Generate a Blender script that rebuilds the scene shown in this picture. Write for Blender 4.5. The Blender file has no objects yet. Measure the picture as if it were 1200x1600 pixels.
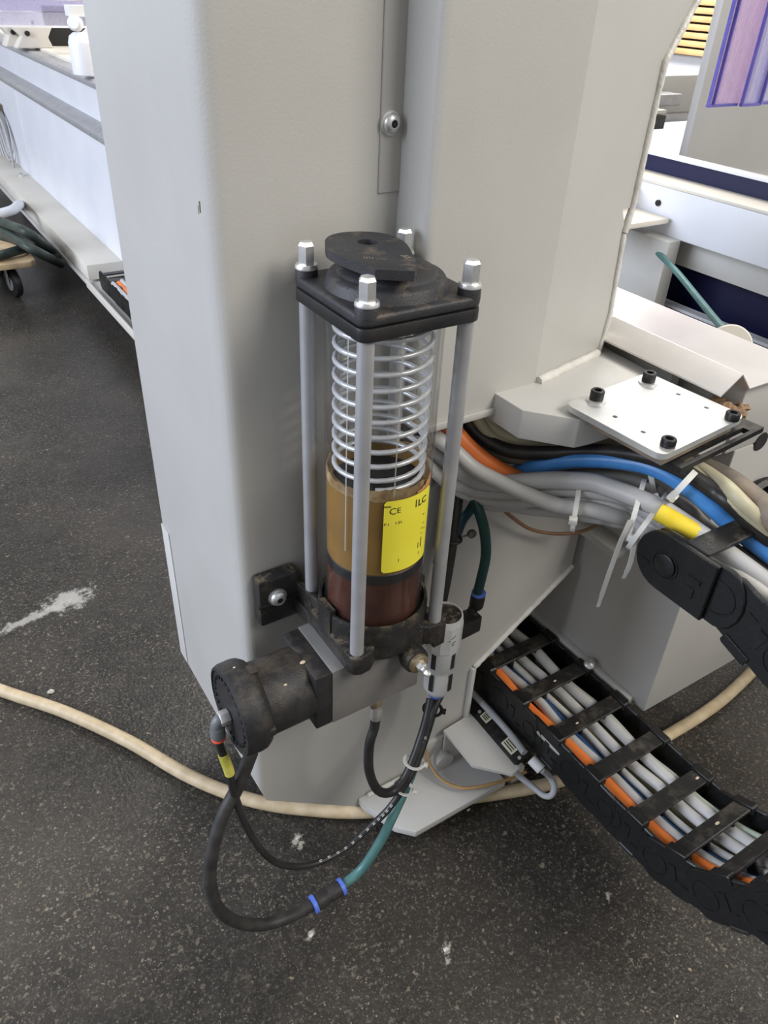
import bpy, bmesh, math, random
from mathutils import Vector, Matrix
random.seed(7)
S = bpy.context.scene
COL = S.collection
V = Vector
# ------------------------------------------------------------------ camera
# World axes follow the machine: X along the column front, Y into the hall, Z up. Origin: pump axis on the floor.
FPX = 1200.0
CAM = V((-0.351, -0.534, 1.110))
psi = math.radians(34.0); PIT = math.radians(35.0); ROL = math.radians(2.9)
h_ = V((math.sin(psi), math.cos(psi), 0)).normalized()
r_ = V((math.cos(psi), -math.sin(psi), 0))
FWD = (h_*math.cos(PIT) + V((0, 0, -math.sin(PIT)))).normalized()
u_ = r_.cross(FWD)
RGT = r_*math.cos(ROL) + u_*math.sin(ROL)
UPV = -r_*math.sin(ROL) + u_*math.cos(ROL)
cd = bpy.data.cameras.new('camera'); cam = bpy.data.objects.new('camera', cd); COL.objects.link(cam)
cam.matrix_world = Matrix(((RGT.x, UPV.x, -FWD.x, CAM.x), (RGT.y, UPV.y, -FWD.y, CAM.y), (RGT.z, UPV.z, -FWD.z, CAM.z), (0, 0, 0, 1)))
cd.sensor_fit = 'VERTICAL'; cd.sensor_height = 36.0; cd.sensor_width = 27.0
cd.lens = 36.0*FPX/1600.0; cd.clip_start = 0.01; cd.clip_end = 100
S.camera = cam

def at(px, py, ax, val):
    """3-D point where the sight line of a photo pixel meets a plane of the machine frame"""
    d = FWD + RGT*((px-600)/FPX) + UPV*((800-py)/FPX)
    i = 'xyz'.index(ax)
    return CAM + d*((val-CAM[i])/d[i])

# ------------------------------------------------------------------ world, lights, exposure
w = bpy.data.worlds.new('hall_light'); S.world = w; w.use_nodes = True
bg = w.node_tree.nodes['Background']; bg.inputs[0].default_value = (0.97, 0.98, 1.0, 1); bg.inputs[1].default_value = 0.42
def area(name, loc, target, sx, sy, power, col):
    d = bpy.data.lights.new(name, 'AREA'); d.shape = 'RECTANGLE'; d.size = sx; d.size_y = sy; d.energy = power; d.color = col
    o = bpy.data.objects.new(name, d); COL.objects.link(o); o.location = loc
    o.rotation_euler = (V(target)-V(loc)).to_track_quat('-Z', 'Y').to_euler(); return o
area('overhead_light', (1.7, -2.6, 3.5), (0.2, 0.1, 0.6), 2.2, 1.4, 150, (1.0, 0.95, 0.88))
area('overhead_light', (2.6, 2.6, 4.8), (1.6, 1.6, 0.7), 2.4, 1.2, 180, (1.0, 0.96, 0.9))
area('overhead_light', (2.5, 4.1, 3.2), (4.6, 3.4, 0.4), 2.0, 1.0, 150, (1.0, 0.98, 0.95))  # added fill light out of view, only to brighten the right wall
area('hall_window', (-4.6, 1.6, 2.6), (0.0, 1.2, 0.5), 4.0, 2.6, 400, (0.77, 0.84, 1.0))
S.view_settings.view_transform = 'Standard'; S.view_settings.look = 'None'
S.view_settings.gamma = 1.0; S.view_settings.use_curve_mapping = False
S.view_settings.exposure = 0.0

# ------------------------------------------------------------------ materials
MATS = {}
def mat(name, c1, c2=None, scale=30., rough=.5, metal=0., bump=0., bscale=None, lo=.35, hi=.65, coat=0., detail=4., trans=0., ior=1.45, alpha=1.):
    if name in MATS: return MATS[name]
    m = bpy.data.materials.new(name); m.use_nodes = True; nt = m.node_tree; N = nt.nodes; L = nt.links
    b = N['Principled BSDF']
    g = N.new('ShaderNodeNewGeometry')
    n = N.new('ShaderNodeTexNoise'); n.inputs['Scale'].default_value = scale; n.inputs['Detail'].default_value = detail
    L.new(g.outputs['Position'], n.inputs['Vector'])
    r = N.new('ShaderNodeValToRGB'); r.color_ramp.elements[0].position = lo; r.color_ramp.elements[1].position = hi
    r.color_ramp.elements[0].color = (*c1, 1); r.color_ramp.elements[1].color = (*(c2 or tuple(min(1, x*1.12) for x in c1)), 1)
    L.new(n.outputs['Fac'], r.inputs[0]); L.new(r.outputs[0], b.inputs['Base Color'])
    b.inputs['Roughness'].default_value = rough; b.inputs['Metallic'].default_value = metal
    b.inputs['Coat Weight'].default_value = coat
    b.inputs['Transmission Weight'].default_value = trans; b.inputs['IOR'].default_value = ior; b.inputs['Alpha'].default_value = alpha
    if bump:
        n2 = N.new('ShaderNodeTexNoise'); n2.inputs['Scale'].default_value = bscale or scale*8; n2.inputs['Detail'].default_value = 3
        L.new(g.outputs['Position'], n2.inputs['Vector'])
        bp = N.new('ShaderNodeBump'); bp.inputs['Strength'].default_value = bump; bp.inputs['Distance'].default_value = .002
        L.new(n2.outputs['Fac'], bp.inputs['Height']); L.new(bp.outputs[0], b.inputs['Normal'])
    MATS[name] = m; return m

def dusty(name, c1, dust, scale=60., lo=.5, hi=.72, rough=.55, bump=.15, bscale=300, metal=0., up=True):
    """plastic or metal with dry dust and crumbs settled in patches"""
    if name in MATS: return MATS[name]
    m = mat(name, c1, tuple(x*1.35 for x in c1), scale*1.5, rough, metal, bump, bscale)
    nt = m.node_tree; N = nt.nodes; L = nt.links; b = N['Principled BSDF']
    src = b.inputs['Base Color'].links[0].from_socket
    g = N.new('ShaderNodeNewGeometry'); n = N.new('ShaderNodeTexNoise'); n.inputs['Scale'].default_value = scale; n.inputs['Detail'].default_value = 8; n.inputs['Roughness'].default_value = .7
    L.new(g.outputs['Position'], n.inputs['Vector'])
    mr = N.new('ShaderNodeMapRange'); mr.inputs[1].default_value = lo; mr.inputs[2].default_value = hi; L.new(n.outputs['Fac'], mr.inputs[0])
    fac = mr.outputs[0]
    if up:
        sx = N.new('ShaderNodeSeparateXYZ'); L.new(g.outputs['True Normal'], sx.inputs[0])
        m2 = N.new('ShaderNodeMapRange'); m2.inputs[1].default_value = .0; m2.inputs[2].default_value = .8; m2.inputs[3].default_value = .18; L.new(sx.outputs[2], m2.inputs[0])
        mu = N.new('ShaderNodeMath'); mu.operation = 'MULTIPLY'; L.new(fac, mu.inputs[0]); L.new(m2.outputs[0], mu.inputs[1]); fac = mu.outputs[0]
    mx = N.new('ShaderNodeMix'); mx.data_type = 'RGBA'; L.new(fac, mx.inputs[0]); L.new(src, mx.inputs[6]); mx.inputs[7].default_value = (*dust, 1)
    L.new(mx.outputs[2], b.inputs['Base Color']); return m

def clearm(name, tint, gloss=.06, rough=.03, op=0.0, opcol=(.8, .8, .8)):
    """clear sheet plastic: transparent with a surface reflection and an optional milky share"""
    m = bpy.data.materials.new(name); m.use_nodes = True; nt = m.node_tree; N = nt.nodes; L = nt.links
    N.remove(N['Principled BSDF']); out = N['Material Output']
    t = N.new('ShaderNodeBsdfTransparent'); t.inputs[0].default_value = (*tint, 1)
    gl = N.new('ShaderNodeBsdfGlossy'); gl.inputs['Roughness'].default_value = rough
    df = N.new('ShaderNodeBsdfTranslucent'); df.inputs[0].default_value = (*opcol, 1)
    d2 = N.new('ShaderNodeBsdfDiffuse'); d2.inputs[0].default_value = (*opcol, 1)
    dm = N.new('ShaderNodeMixShader'); L.new(df.outputs[0], dm.inputs[1]); L.new(d2.outputs[0], dm.inputs[2])
    nz = N.new('ShaderNodeTexNoise'); nz.inputs['Scale'].default_value = 40
    ml = N.new('ShaderNodeMath'); ml.operation = 'MULTIPLY'; ml.inputs[1].default_value = 2*op; L.new(nz.outputs['Fac'], ml.inputs[0])
    a = N.new('ShaderNodeMixShader'); L.new(ml.outputs[0], a.inputs[0]); L.new(t.outputs[0], a.inputs[1]); L.new(dm.outputs[0], a.inputs[2])
    fr = N.new('ShaderNodeFresnel'); fr.inputs[0].default_value = 1.45
    m1 = N.new('ShaderNodeMath'); m1.operation = 'MULTIPLY_ADD'; m1.inputs[1].default_value = .5; m1.inputs[2].default_value = gloss; m1.use_clamp = True; L.new(fr.outputs[0], m1.inputs[0])
    b = N.new('ShaderNodeMixShader'); L.new(m1.outputs[0], b.inputs[0]); L.new(a.outputs[0], b.inputs[1]); L.new(gl.outputs[0], b.inputs[2])
    L.new(b.outputs[0], out.inputs[0]); return m

PAINT = mat('grey_machine_paint', (.455, .445, .415), (.485, .475, .445), 6, .42, 0, .10, 420)
PAINT2 = mat('pale_machine_paint', (.53, .52, .49), (.57, .56, .53), 7, .4, 0, .06, 400)
CREAM = mat('cream_bed_paint', (.66, .62, .53), (.72, .68, .60), 5, .45, 0, .05, 200)
BEDW = mat('bluish_white_bed_paint', (.68, .70, .75), (.74, .75, .78), 5, .35, 0, .04, 150)
WELD = mat('painted_weld', (.60, .58, .53), (.70, .68, .63), 60, .3, 0, .5, 220)
BLACK = mat('black_plastic', (.012, .012, .013), (.022, .021, .02), 40, .42, 0, .1, 500)
CHAINB = dusty('black_chain_plastic', (.0065, .0065, .0065), (.10, .085, .065), 45, .56, .95, .38)
BARB = dusty('black_chain_bar_plastic', (.011, .0105, .010), (.16, .135, .10), 40, .5, .95, .42)
CAPB = dusty('dusty_black_plastic', (.022, .022, .024), (.24, .18, .12), 45, .52, .95, .52, .25, 700)
MOTB = dusty('dusty_black_rubber', (.015, .015, .016), (.15, .12, .085), 34, .46, .95, .48, .3, 800)
BASEB = dusty('greasy_black_casting', (.016, .015, .014), (.32, .25, .15), 45, .50, .85, .38, .35, 400)
STEEL = mat('zinc_plated_steel', (.62, .62, .60), (.76, .76, .74), 80, .36, .8, .05, 300)
GALV = mat('zinc_plate', (.60, .61, .60), (.72, .72, .68), 25, .42, .65, .05, 200)
ALU = mat('anodised_aluminium', (.36, .36, .365), (.42, .42, .425), 30, .40, .4, .03, 300)
SPRING = mat('spring_wire', (.58, .59, .60), (.68, .69, .70), 40, .3, .35)
INOX = mat('brushed_cover_steel', (.66, .63, .60), (.76, .73, .70), 9, .36, .6, .05, 150)
BLOCKG = mat('grey_cast_block', (.20, .195, .185), (.25, .24, .23), 30, .5, .4, .1, 300)
BRASS = mat('dirty_brass', (.35, .27, .15), (.50, .42, .30), 60, .4, .8, .2, 300)
HEXM = mat('black_oxide_steel', (.025, .024, .024), (.05, .05, .048), 80, .4, .7)
TAN = mat('old_amber_grease', (.215, .118, .028), (.275, .155, .038), 25, .4, 0, .2, 100)
TANTOP = mat('dry_grease_rim', (.20, .12, .045), (.42, .32, .17), 70, .5, 0, .8, 120)
SMEAR = mat('orange_grease_smear', (.42, .17, .06), (.56, .28, .13), 90, .4, 0, .3, 200)
DARKG = mat('dark_brown_grease', (.055, .019, .012), (.10, .036, .022), 22, .22, 0, .1, 60, coat=.5)
YEL = mat('yellow_label', (.74, .66, .045), (.78, .70, .06), 20, .45)
INK = mat('black_ink', (.03, .03, .02), (.05, .05, .03), 90, .6)
RUB = mat('black_rubber_hose', (.014, .014, .014), (.024, .023, .022), 50, .42, 0, .1, 400)
RUBD = mat('dusty_rubber_hose', (.020, .019, .018), (.038, .035, .032), 60, .55, 0, .1, 400)
GREEN = mat('dark_green_tube', (.010, .045, .040), (.015, .06, .052), 40, .3)
TEAL = mat('teal_green_tube', (.06, .16, .155), (.09, .21, .20), 30, .35)
BLUER = mat('blue_release_ring', (.09, .17, .62), (.12, .21, .70), 60, .4)
REDR = mat('red_release_ring', (.85, .10, .05), (.9, .14, .07), 60, .4)
YTAPE = mat('yellow_green_tape', (.42, .40, .06), (.52, .48, .10), 90, .5)
GREYP = mat('grey_fitting_plastic', (.13, .14, .145), (.16, .17, .17), 60, .45)
HOSE = mat('cream_air_hose', (.46, .36, .22), (.58, .47, .31), 45, .5, 0, .1, 300)
CGREY = mat('grey_cable', (.44, .435, .425), (.50, .495, .48), 20, .42, 0, .05, 200)
CGREY2 = mat('pale_grey_cable', (.44, .435, .415), (.52, .51, .49), 20, .42, 0, .05, 200)
CGREY3 = mat('dusty_grey_cable', (.26, .245, .225), (.34, .32, .29), 40, .55, 0, .1, 200)
CORNG = mat('orange_cable', (.84, .20, .04), (.88, .25, .055), 25, .42)
CBLUE = mat('blue_cable', (.06, .25, .62), (.09, .31, .70), 25, .3)
CBLK = mat('black_cable', (.016, .015, .014), (.03, .028, .025), 40, .4)
CBEI = mat('beige_cable', (.42, .38, .25), (.48, .44, .30), 25, .45)
CGRN = mat('pale_green_cable', (.36, .42, .34), (.42, .48, .40), 25, .45)
CTAN = mat('dusty_brown_conduit', (.13, .11, .085), (.24, .19, .14), 30, .6, 0, .2, 200)
CBRN = mat('thin_brown_cable', (.20, .11, .06), (.26, .15, .08), 30, .5)
TIE = mat('white_nylon', (.66, .65, .60), (.74, .73, .68), 40, .4)
VALVE = mat('grey_valve_plastic', (.56, .56, .55), (.61, .61, .60), 40, .45)
NAVY = mat('navy_blue_panel', (.004, .005, .042), (.006, .007, .055), 4, .5, 0, .02, 100)
WOOD = mat('plywood', (.50, .36, .20), (.62, .47, .29), 25, .55, 0, .1, 100)
CHIP = mat('pale_wood_chip', (.52, .42, .29), (.66, .56, .42), 60, .7)
BARK = mat('brown_sawdust', (.25, .15, .08), (.42, .28, .17), 90, .9, 0, 1., 120)
SLATW = mat('orange_wood_slat', (.78, .47, .20), (.86, .56, .27), 7, .5)
DARK = mat('dark_backing', (.02, .019, .018), (.03, .03, .028), 10, .8)
WALL = mat('white_wall_paint', (.90, .92, .95), (.94, .95, .97), 2, .7)
WHITE = mat('white_plastic', (.72, .72, .71), (.78, .78, .77), 30, .4)
PVCE = mat('purple_strip_edge', (.10, .09, .36), (.14, .12, .42), 20, .25)
CLEAR = clearm('clear_acrylic', (.98, .98, .975), .01, .04, .012, (.8, .8, .78))
PVC = clearm('tinted_clear_strip', (.84, .82, .96), .05, .1, .34, (.74, .70, .92))
PVCR = clearm('pinkish_clear_strip', (.90, .78, .92), .05, .1, .34, (.82, .66, .86))
PVCL = clearm('lilac_clear_strip', (.90, .88, .97), .10, .12, .34, (.80, .78, .92))

def floor_material():
    m = mat('black_rubber_floor', (.010, .009, .0075), (.028, .0245, .020), 22, .40, 0, .7, 170, .3, .75, detail=8)
    nt = m.node_tree; N = nt.nodes; L = nt.links; b = N['Principled BSDF']
    cur = b.inputs['Base Color'].links[0].from_socket
    g = N.new('ShaderNodeNewGeometry')
    def math_(op, a, c=None):
        x = N.new('ShaderNodeMath'); x.operation = op
        for i, v in enumerate((a, c)):
            if v is None: continue
            if isinstance(v, (int, float)): x.inputs[i].default_value = v
            else: L.new(v, x.inputs[i])
        return x.outputs[0]
    def noise(sc, det=4, rough=.6):
        n = N.new('ShaderNodeTexNoise'); n.inputs['Scale'].default_value = sc; n.inputs['Detail'].default_value = det; n.inputs['Roughness'].default_value = rough
        L.new(g.outputs['Position'], n.inputs['Vector']); return n.outputs['Fac']
    def ramp(v, a, c):
        r = N.new('ShaderNodeMapRange'); r.inputs[1].default_value = a; r.inputs[2].default_value = c; L.new(v, r.inputs[0]); return r.outputs[0]
    def mix(fac, col):
        nonlocal cur
        x = N.new('ShaderNodeMix'); x.data_type = 'RGBA'; L.new(fac, x.inputs[0]); L.new(cur, x.inputs[6])
        if isinstance(col, tuple): x.inputs[7].default_value = (*col, 1)
        else: L.new(col, x.inputs[7])
        cur = x.outputs[2]
    # worn, dusty areas
    mix(math_('MULTIPLY', ramp(noise(1.7, 6), .44, .66), .62), (.068, .059, .047))
    mix(math_('MULTIPLY', ramp(noise(75, 6, .75), .50, .72), .7), (.072, .062, .05))
    mix(math_('MULTIPLY', ramp(noise(260, 3, .7), .56, .72), .6), (.17, .15, .125))
    # speckles of grit and dust
    for sc, lo_, hi_, col, amt in ((120, .60, .68, (.17, .145, .11), .75), (210, .62, .70, (.22, .19, .15), .7), (55, .66, .72, (.15, .12, .085), .6)):
        f = ramp(noise(sc, 2, .55), lo_, hi_); mix(math_('MULTIPLY', math_('MULTIPLY', f, amt), ramp(noise(4.1, 4), .36, .58)), col)
    for sc, th, col, k in ((130, .34, (.30, .25, .18), .74), (280, .36, (.32, .29, .24), .66), (55, .19, (.40, .32, .22), .76)):
        v = N.new('ShaderNodeTexVoronoi'); v.inputs['Scale'].default_value = sc
        wn = N.new('ShaderNodeTexNoise'); wn.inputs['Scale'].default_value = sc*1.7; L.new(g.outputs['Position'], wn.inputs['Vector'])
        wm = N.new('ShaderNodeVectorMath'); wm.operation = 'SCALE'; wm.inputs['Scale'].default_value = .9/sc; L.new(wn.outputs['Color'], wm.inputs[0])
        wa = N.new('ShaderNodeVectorMath'); wa.operation = 'ADD'; L.new(g.outputs['Position'], wa.inputs[0]); L.new(wm.outputs[0], wa.inputs[1]); L.new(wa.outputs[0], v.inputs['Vector'])
        s = N.new('ShaderNodeSeparateXYZ'); L.new(v.outputs['Color'], s.inputs[0])
        f = math_('MULTIPLY', math_('LESS_THAN', v.outputs['Distance'], math_('MULTIPLY', s.outputs[1], th)), math_('GREATER_THAN', s.outputs[0], k))
        mix(math_('MULTIPLY', math_('MULTIPLY', f, math_('MULTIPLY_ADD', s.outputs[2], .6) if False else s.outputs[2]), ramp(noise(3.3, 3), .30, .52)), col)
    # the white scraped patch on the left and a few pale spots
    p = N.new('ShaderNodeSeparateXYZ'); L.new(g.outputs['Position'], p.inputs[0])
    def stain(x0, y0, ang, la, lb, amt, sc, col, th=.5):
        dx = math_('SUBTRACT', p.outputs[0], x0); dy = math_('SUBTRACT', p.outputs[1], y0)
        c, s = math.cos(ang), math.sin(ang)
        a = math_('ADD', math_('MULTIPLY', dx, c/la), math_('MULTIPLY', dy, s/la)); bb = math_('ADD', math_('MULTIPLY', dx, -s/lb), math_('MULTIPLY', dy, c/lb))
        r = math_('SQRT', math_('ADD', math_('MULTIPLY', a, a), math_('MULTIPLY', bb, bb)))
        f = ramp(math_('SUBTRACT', math_('MULTIPLY', noise(sc, 9, .8), 2.9), r), .86, 1.12)
        mix(math_('MULTIPLY', f, amt), col)
    a0 = at(75, 952, 'z', 0); b0 = at(130, 930, 'z', 0); c0 = at(0, 985, 'z', 0)
    stain(b0.x-.03, b0.y, math.atan2(b0.y-a0.y, b0.x-a0.x), .088, .060, .75, 38, (.46, .44, .39))
    stain((a0.x+c0.x)/2+.02, (a0.y+c0.y)/2, math.atan2(a0.y-c0.y, a0.x-c0.x), .16, .022, .7, 45, (.42, .40, .36))
    for px, py, s_ in ((698, 1482, .016), (486, 1460, .016), (463, 1312, .02), (470, 1320, .015), (700, 1500, .01), (950, 1400, .012)):
        q = at(px, py, 'z', 0); stain(q.x, q.y, .6, s_, s_*.6, .85, 150, (.44, .40, .33))
    L.new(cur, b.inputs['Base Color']); return m
FLOORM = floor_material()

# ------------------------------------------------------------------ mesh helpers
class MB:
    def __init__(s): s.v = []; s.f = []
    def add(s, vs, fs):
        o = len(s.v); s.v += [tuple(x) for x in vs]; s.f += [tuple(i+o for i in f) for f in fs]; return s
    def box(s, a, b):
        x0, y0, z0 = a; x1, y1, z1 = b
        return s.add([(x0,y0,z0),(x1,y0,z0),(x1,y1,z0),(x0,y1,z0),(x0,y0,z1),(x1,y0,z1),(x1,y1,z1),(x0,y1,z1)],
                     [(0,3,2,1),(4,5,6,7),(0,1,5,4),(1,2,6,5),(2,3,7,6),(3,0,4,7)])
    def prism(s, poly, ax, a, b):
        n = len(poly)
        def pt(p, t): return (t, p[0], p[1]) if ax == 'x' else (p[0], t, p[1]) if ax == 'y' else (p[0], p[1], t)
        vs = [pt(p, a) for p in poly] + [pt(p, b) for p in poly]
        return s.add(vs, [tuple(range(n-1, -1, -1)), tuple(range(n, 2*n))] + [(i, (i+1) % n, n+(i+1) % n, n+i) for i in range(n)])
    def slab(s, top, th):
        """polygon of 3-D points with thickness vector th"""
        n = len(top); th = V(th)
        vs = [V(p) for p in top] + [V(p)+th for p in top]
        return s.add(vs, [tuple(range(n)), tuple(range(2*n-1, n-1, -1))] + [(i, n+i, n+(i+1) % n, (i+1) % n) for i in range(n)])
    def holed(s, outer, holes, z0, z1):
        """plate in the XY plane with real holes"""
        bm = bmesh.new(); loops = []
        for lp in [outer]+holes:
            vs = [bm.verts.new((p[0], p[1], z1)) for p in lp]; loops.append(vs)
            for i in range(len(vs)): bm.edges.new((vs[i], vs[(i+1) % len(vs)]))
        bmesh.ops.triangle_fill(bm, edges=bm.edges[:], use_beauty=True, normal=(0, 0, 1))
        bm.verts.index_update(); top = [tuple(v.co) for v in bm.verts]; fs = [tuple(v.index for v in f.verts) for f in bm.faces]
        fs = [f if bm.faces and True else f for f in fs]; n = len(top)
        idx = [[v.index for v in lp] for lp in loops]; bm.free()
        vs = top + [(x, y, z0) for x, y, _ in top]
        F = list(fs) + [tuple(n+i for i in reversed(f)) for f in fs]
        for lp in idx:
            for i in range(len(lp)):
                a, b = lp[i], lp[(i+1) % len(lp)]; F.append((a, b, n+b, n+a))
        return s.add(vs, F)
    def sweep(s, pts, sec, closed=False, up=None, radii=None):
        """sweep a section [(a,b)] along points"""
        P = [V(p) for p in pts]; n = len(P); m = len(sec)
        T = []
        for i in range(n):
            a = P[(i-1) % n] if (closed or i > 0) else P[i]; b = P[(i+1) % n] if (closed or i < n-1) else P[i]
            T.append((b-a).normalized())
        nrm = V(up) if up else (V((0, 0, 1)) if abs(T[0].z) < .9 else V((1, 0, 0)))
        vs = []
        for i in range(n):
            if up: nrm = V(up)
            nrm = nrm - T[i]*nrm.dot(T[i])
            if nrm.length < 1e-6: nrm = T[i].orthogonal()
            nrm.normalize(); bi = T[i].cross(nrm); k = radii[i] if radii else 1
            vs += [P[i] + nrm*(a*k) + bi*(b*k) for a, b in sec]
        fs = []
        for i in range(n if closed else n-1):
            j = (i+1) % n
            fs += [(i*m+k, i*m+(k+1) % m, j*m+(k+1) % m, j*m+k) for k in range(m)]
        if not closed: fs += [tuple(range(m-1, -1, -1)), tuple((n-1)*m+k for k in range(m))]
        return s.add(vs, fs)
    def tube(s, pts, r, n=10, closed=False, radii=None):
        return s.sweep(pts, [(r*math.cos(2*math.pi*k/n), r*math.sin(2*math.pi*k/n)) for k in range(n)], closed, None, radii)
    def lathe(s, prof, base=(0, 0, 0), ax=(0, 0, 1), n=32, a0=None, a1=None):
        """profile [(radius, height)] turned about an axis"""
        z = V(ax).normalized(); x = z.orthogonal().normalized() if abs(z.z) < .99 else V((1, 0, 0)); y = z.cross(x); b = V(base)
        full = a0 is None; vs = []; m = len(prof); cnt = n if full else n+1
        for i in range(cnt):
            t = 2*math.pi*i/n if full else a0+(a1-a0)*i/n
            d = x*math.cos(t)+y*math.sin(t)
            vs += [b + d*r + z*h for r, h in prof]
        fs = []
        for i in range(n):
            j = (i+1) % cnt
            fs += [(i*m+k, j*m+k, j*m+k+1, i*m+k+1) for k in range(m-1)]
        if full:
            if prof[0][0] > 1e-6: fs.append(tuple(i*m for i in range(n-1, -1, -1)))
            if prof[-1][0] > 1e-6: fs.append(tuple(i*m+m-1 for i in range(n)))
        return s.add(vs, fs)
    def cyl(s, p0, p1, r0, r1=None, n=20):
        p0 = V(p0); p1 = V(p1); return s.lathe([(r0, 0), (r1 if r1 is not None else r0, (p1-p0).length)], p0, p1-p0, n)
    def ball(s, c, r, n=12, sc=(1, 1, 1)):
        m = n//2; vs = [(c[0], c[1], c[2]+r*sc[2])]
        for i in range(1, m):
            for k in range(n):
                t = math.pi*i/m; p = 2*math.pi*k/n
                vs.append((c[0]+r*sc[0]*math.sin(t)*math.cos(p), c[1]+r*sc[1]*math.sin(t)*math.sin(p), c[2]+r*sc[2]*math.cos(t)))
        vs.append((c[0], c[1], c[2]-r*sc[2])); L = len(vs)-1
        fs = [(0, 1+k, 1+(k+1) % n) for k in range(n)]
        for i in range(m-2): fs += [(1+i*n+k, 1+(i+1)*n+k, 1+(i+1)*n+(k+1) % n, 1+i*n+(k+1) % n) for k in range(n)]
        fs += [(L, 1+(m-2)*n+(k+1) % n, 1+(m-2)*n+k) for k in range(n)]
        return s.add(vs, fs)

ORG = {}
def tag(o, label=None, cat=None, group=None, kind=None):
    if label: o['label'] = label
    if cat: o['category'] = cat
    if group: o['group'] = group
    if kind: o['kind'] = kind
    return o
def obj(name, mb, m, parent=None, bevel=0, smooth=38, seg=2, label=None, kind=None):
    if parent is not None: org = ORG[parent]
    else:
        xs = [p[0] for p in mb.v]; ys = [p[1] for p in mb.v]; zs = [p[2] for p in mb.v]
        org = V(((min(xs)+max(xs))/2, (min(ys)+max(ys))/2, min(zs)))
    me = bpy.data.meshes.new(name)
    me.from_pydata([(p[0]-org.x, p[1]-org.y, p[2]-org.z) for p in mb.v], [], mb.f)
    bm = bmesh.new(); bm.from_mesh(me); bmesh.ops.recalc_face_normals(bm, faces=bm.faces[:])
    if bevel:
        es = [e for e in bm.edges if len(e.link_faces) == 2 and e.calc_face_angle(0) > math.radians(28)]
        bmesh.ops.bevel(bm, geom=es, offset=bevel, segments=seg, profile=.5, affect='EDGES', clamp_overlap=True)
    bm.to_mesh(me); bm.free()
    me.materials.append(m)
    if smooth:
        me.polygons.foreach_set('use_smooth', [True]*len(me.polygons)); me.set_sharp_from_angle(angle=math.radians(smooth))
    o = bpy.data.objects.new(name, me); COL.objects.link(o)
    if parent is not None: o.parent = parent
    else: o.location = org
    ORG[o] = org
    if label: o['label'] = label
    if kind: o['kind'] = kind
    return o
def thing(name, label, cat, loc, group=None):
    o = bpy.data.objects.new(name, None); COL.objects.link(o); o.location = loc; o.empty_display_size = .02; ORG[o] = V(loc)
    return tag(o, label, cat, group)
def inst(src, delta, parent, rot=None):
    """another piece like src, sharing its mesh, moved by delta"""
    c = src.copy(); COL.objects.link(c); c.parent = parent; c.location = V(src.location)+V(delta)
    if 'label' in c: del c['label']
    ORG[c] = ORG[src]; return c
def spline(pts, n=10):
    P = [V(p) for p in pts]; out = []
    for i in range(len(P)-1):
        a = P[max(i-1, 0)]; b = P[i]; c = P[i+1]; d = P[min(i+2, len(P)-1)]
        for k in range(n):
            t = k/n
            out.append(.5*((2*b)+(c-a)*t+(2*a-5*b+4*c-d)*t*t+(3*b-a-3*c+d)*t**3))
    out.append(P[-1]); return out
def circ(cx, cy, r, n=24, a0=0.): return [(cx+r*math.cos(a0+2*math.pi*k/n), cy+r*math.sin(a0+2*math.pi*k/n)) for k in range(n)]
def rrect(x0, y0, x1, y1, r, n=5):
    o = []
    for cx, cy, a in ((x1-r, y1-r, 0), (x0+r, y1-r, 90), (x0+r, y0+r, 180), (x1-r, y0+r, 270)):
        for k in range(n+1): t = math.radians(a+90*k/n); o.append((cx+r*math.cos(t), cy+r*math.sin(t)))
    return o
def hexa(r, a=0.): return circ(0, 0, r, 6, a)
def bead(pts, r, seed=0, step=.006):
    """uneven weld bead along a line"""
    rnd = random.Random(seed); out = []; rad = []
    P = [V(p) for p in pts]
    for a, b in zip(P[:-1], P[1:]):
        k = max(2, int((b-a).length/step))
        for i in range(k): out.append(a+(b-a)*(i/k)); rad.append(.9+.2*rnd.random())
    out.append(P[-1]); rad.append(.8)
    m = MB(); m.tube(out, r, 7, radii=rad); return m
def text_mesh(s, size, bold=False):
    c = bpy.data.curves.new('lettering', 'FONT'); c.body = s; c.size = size; c.align_x = 'CENTER'; c.align_y = 'CENTER'; c.resolution_u = 2
    if bold: c.offset = size*.025
    o = bpy.data.objects.new('lettering', c); COL.objects.link(o)
    dg = bpy.context.evaluated_depsgraph_get(); me = bpy.data.meshes.new_from_object(o.evaluated_get(dg))
    vs = [tuple(v.co) for v in me.vertices]; fs = [tuple(p.vertices) for p in me.polygons]
    bpy.data.objects.remove(o); bpy.data.curves.remove(c); bpy.data.meshes.remove(me)
    return vs, fs
exec_parts = []
# ------------------------------------------------------------------ setting
fl = MB(); fl.box((-6, -4, -.05), (7, 9, 0)); floor = obj('floor', fl, FLOORM, smooth=0); tag(floor, kind='structure')
wr = MB(); wr.box((4.6, -4, 0), (4.7, 9, 4.2)); wall = obj('wall_right', wr, WALL, smooth=0); tag(wall, kind='structure')
wb = MB(); wb.box((-6, 8.9, 0), (4.6, 9, 4.2)); wallb = obj('wall_back', wb, WALL, smooth=0); tag(wallb, kind='structure')
# wooden slats on the right wall: bottom edge and pitch read off the photograph on the wall plane
zs0 = at(1060, 84, 'x', 4.55).z; pit_ = (at(1090, 8, 'x', 4.55).z-at(1065, 72, 'x', 4.55).z)/5.0
bk = MB(); bk.box((4.585, .5, zs0+.01), (4.60, 5.2, zs0+pit_*12)); obj('slat_backing', bk, DARK, wall, smooth=0)
sl = MB(); sl.box((4.54, .5, zs0), (4.585, 5.2, zs0+pit_*.74)); s0 = obj('wood_slat', sl, SLATW, wall, bevel=.004)
for k in range(1, 11): inst(s0, (0, 0, pit_*k), wall)

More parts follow.
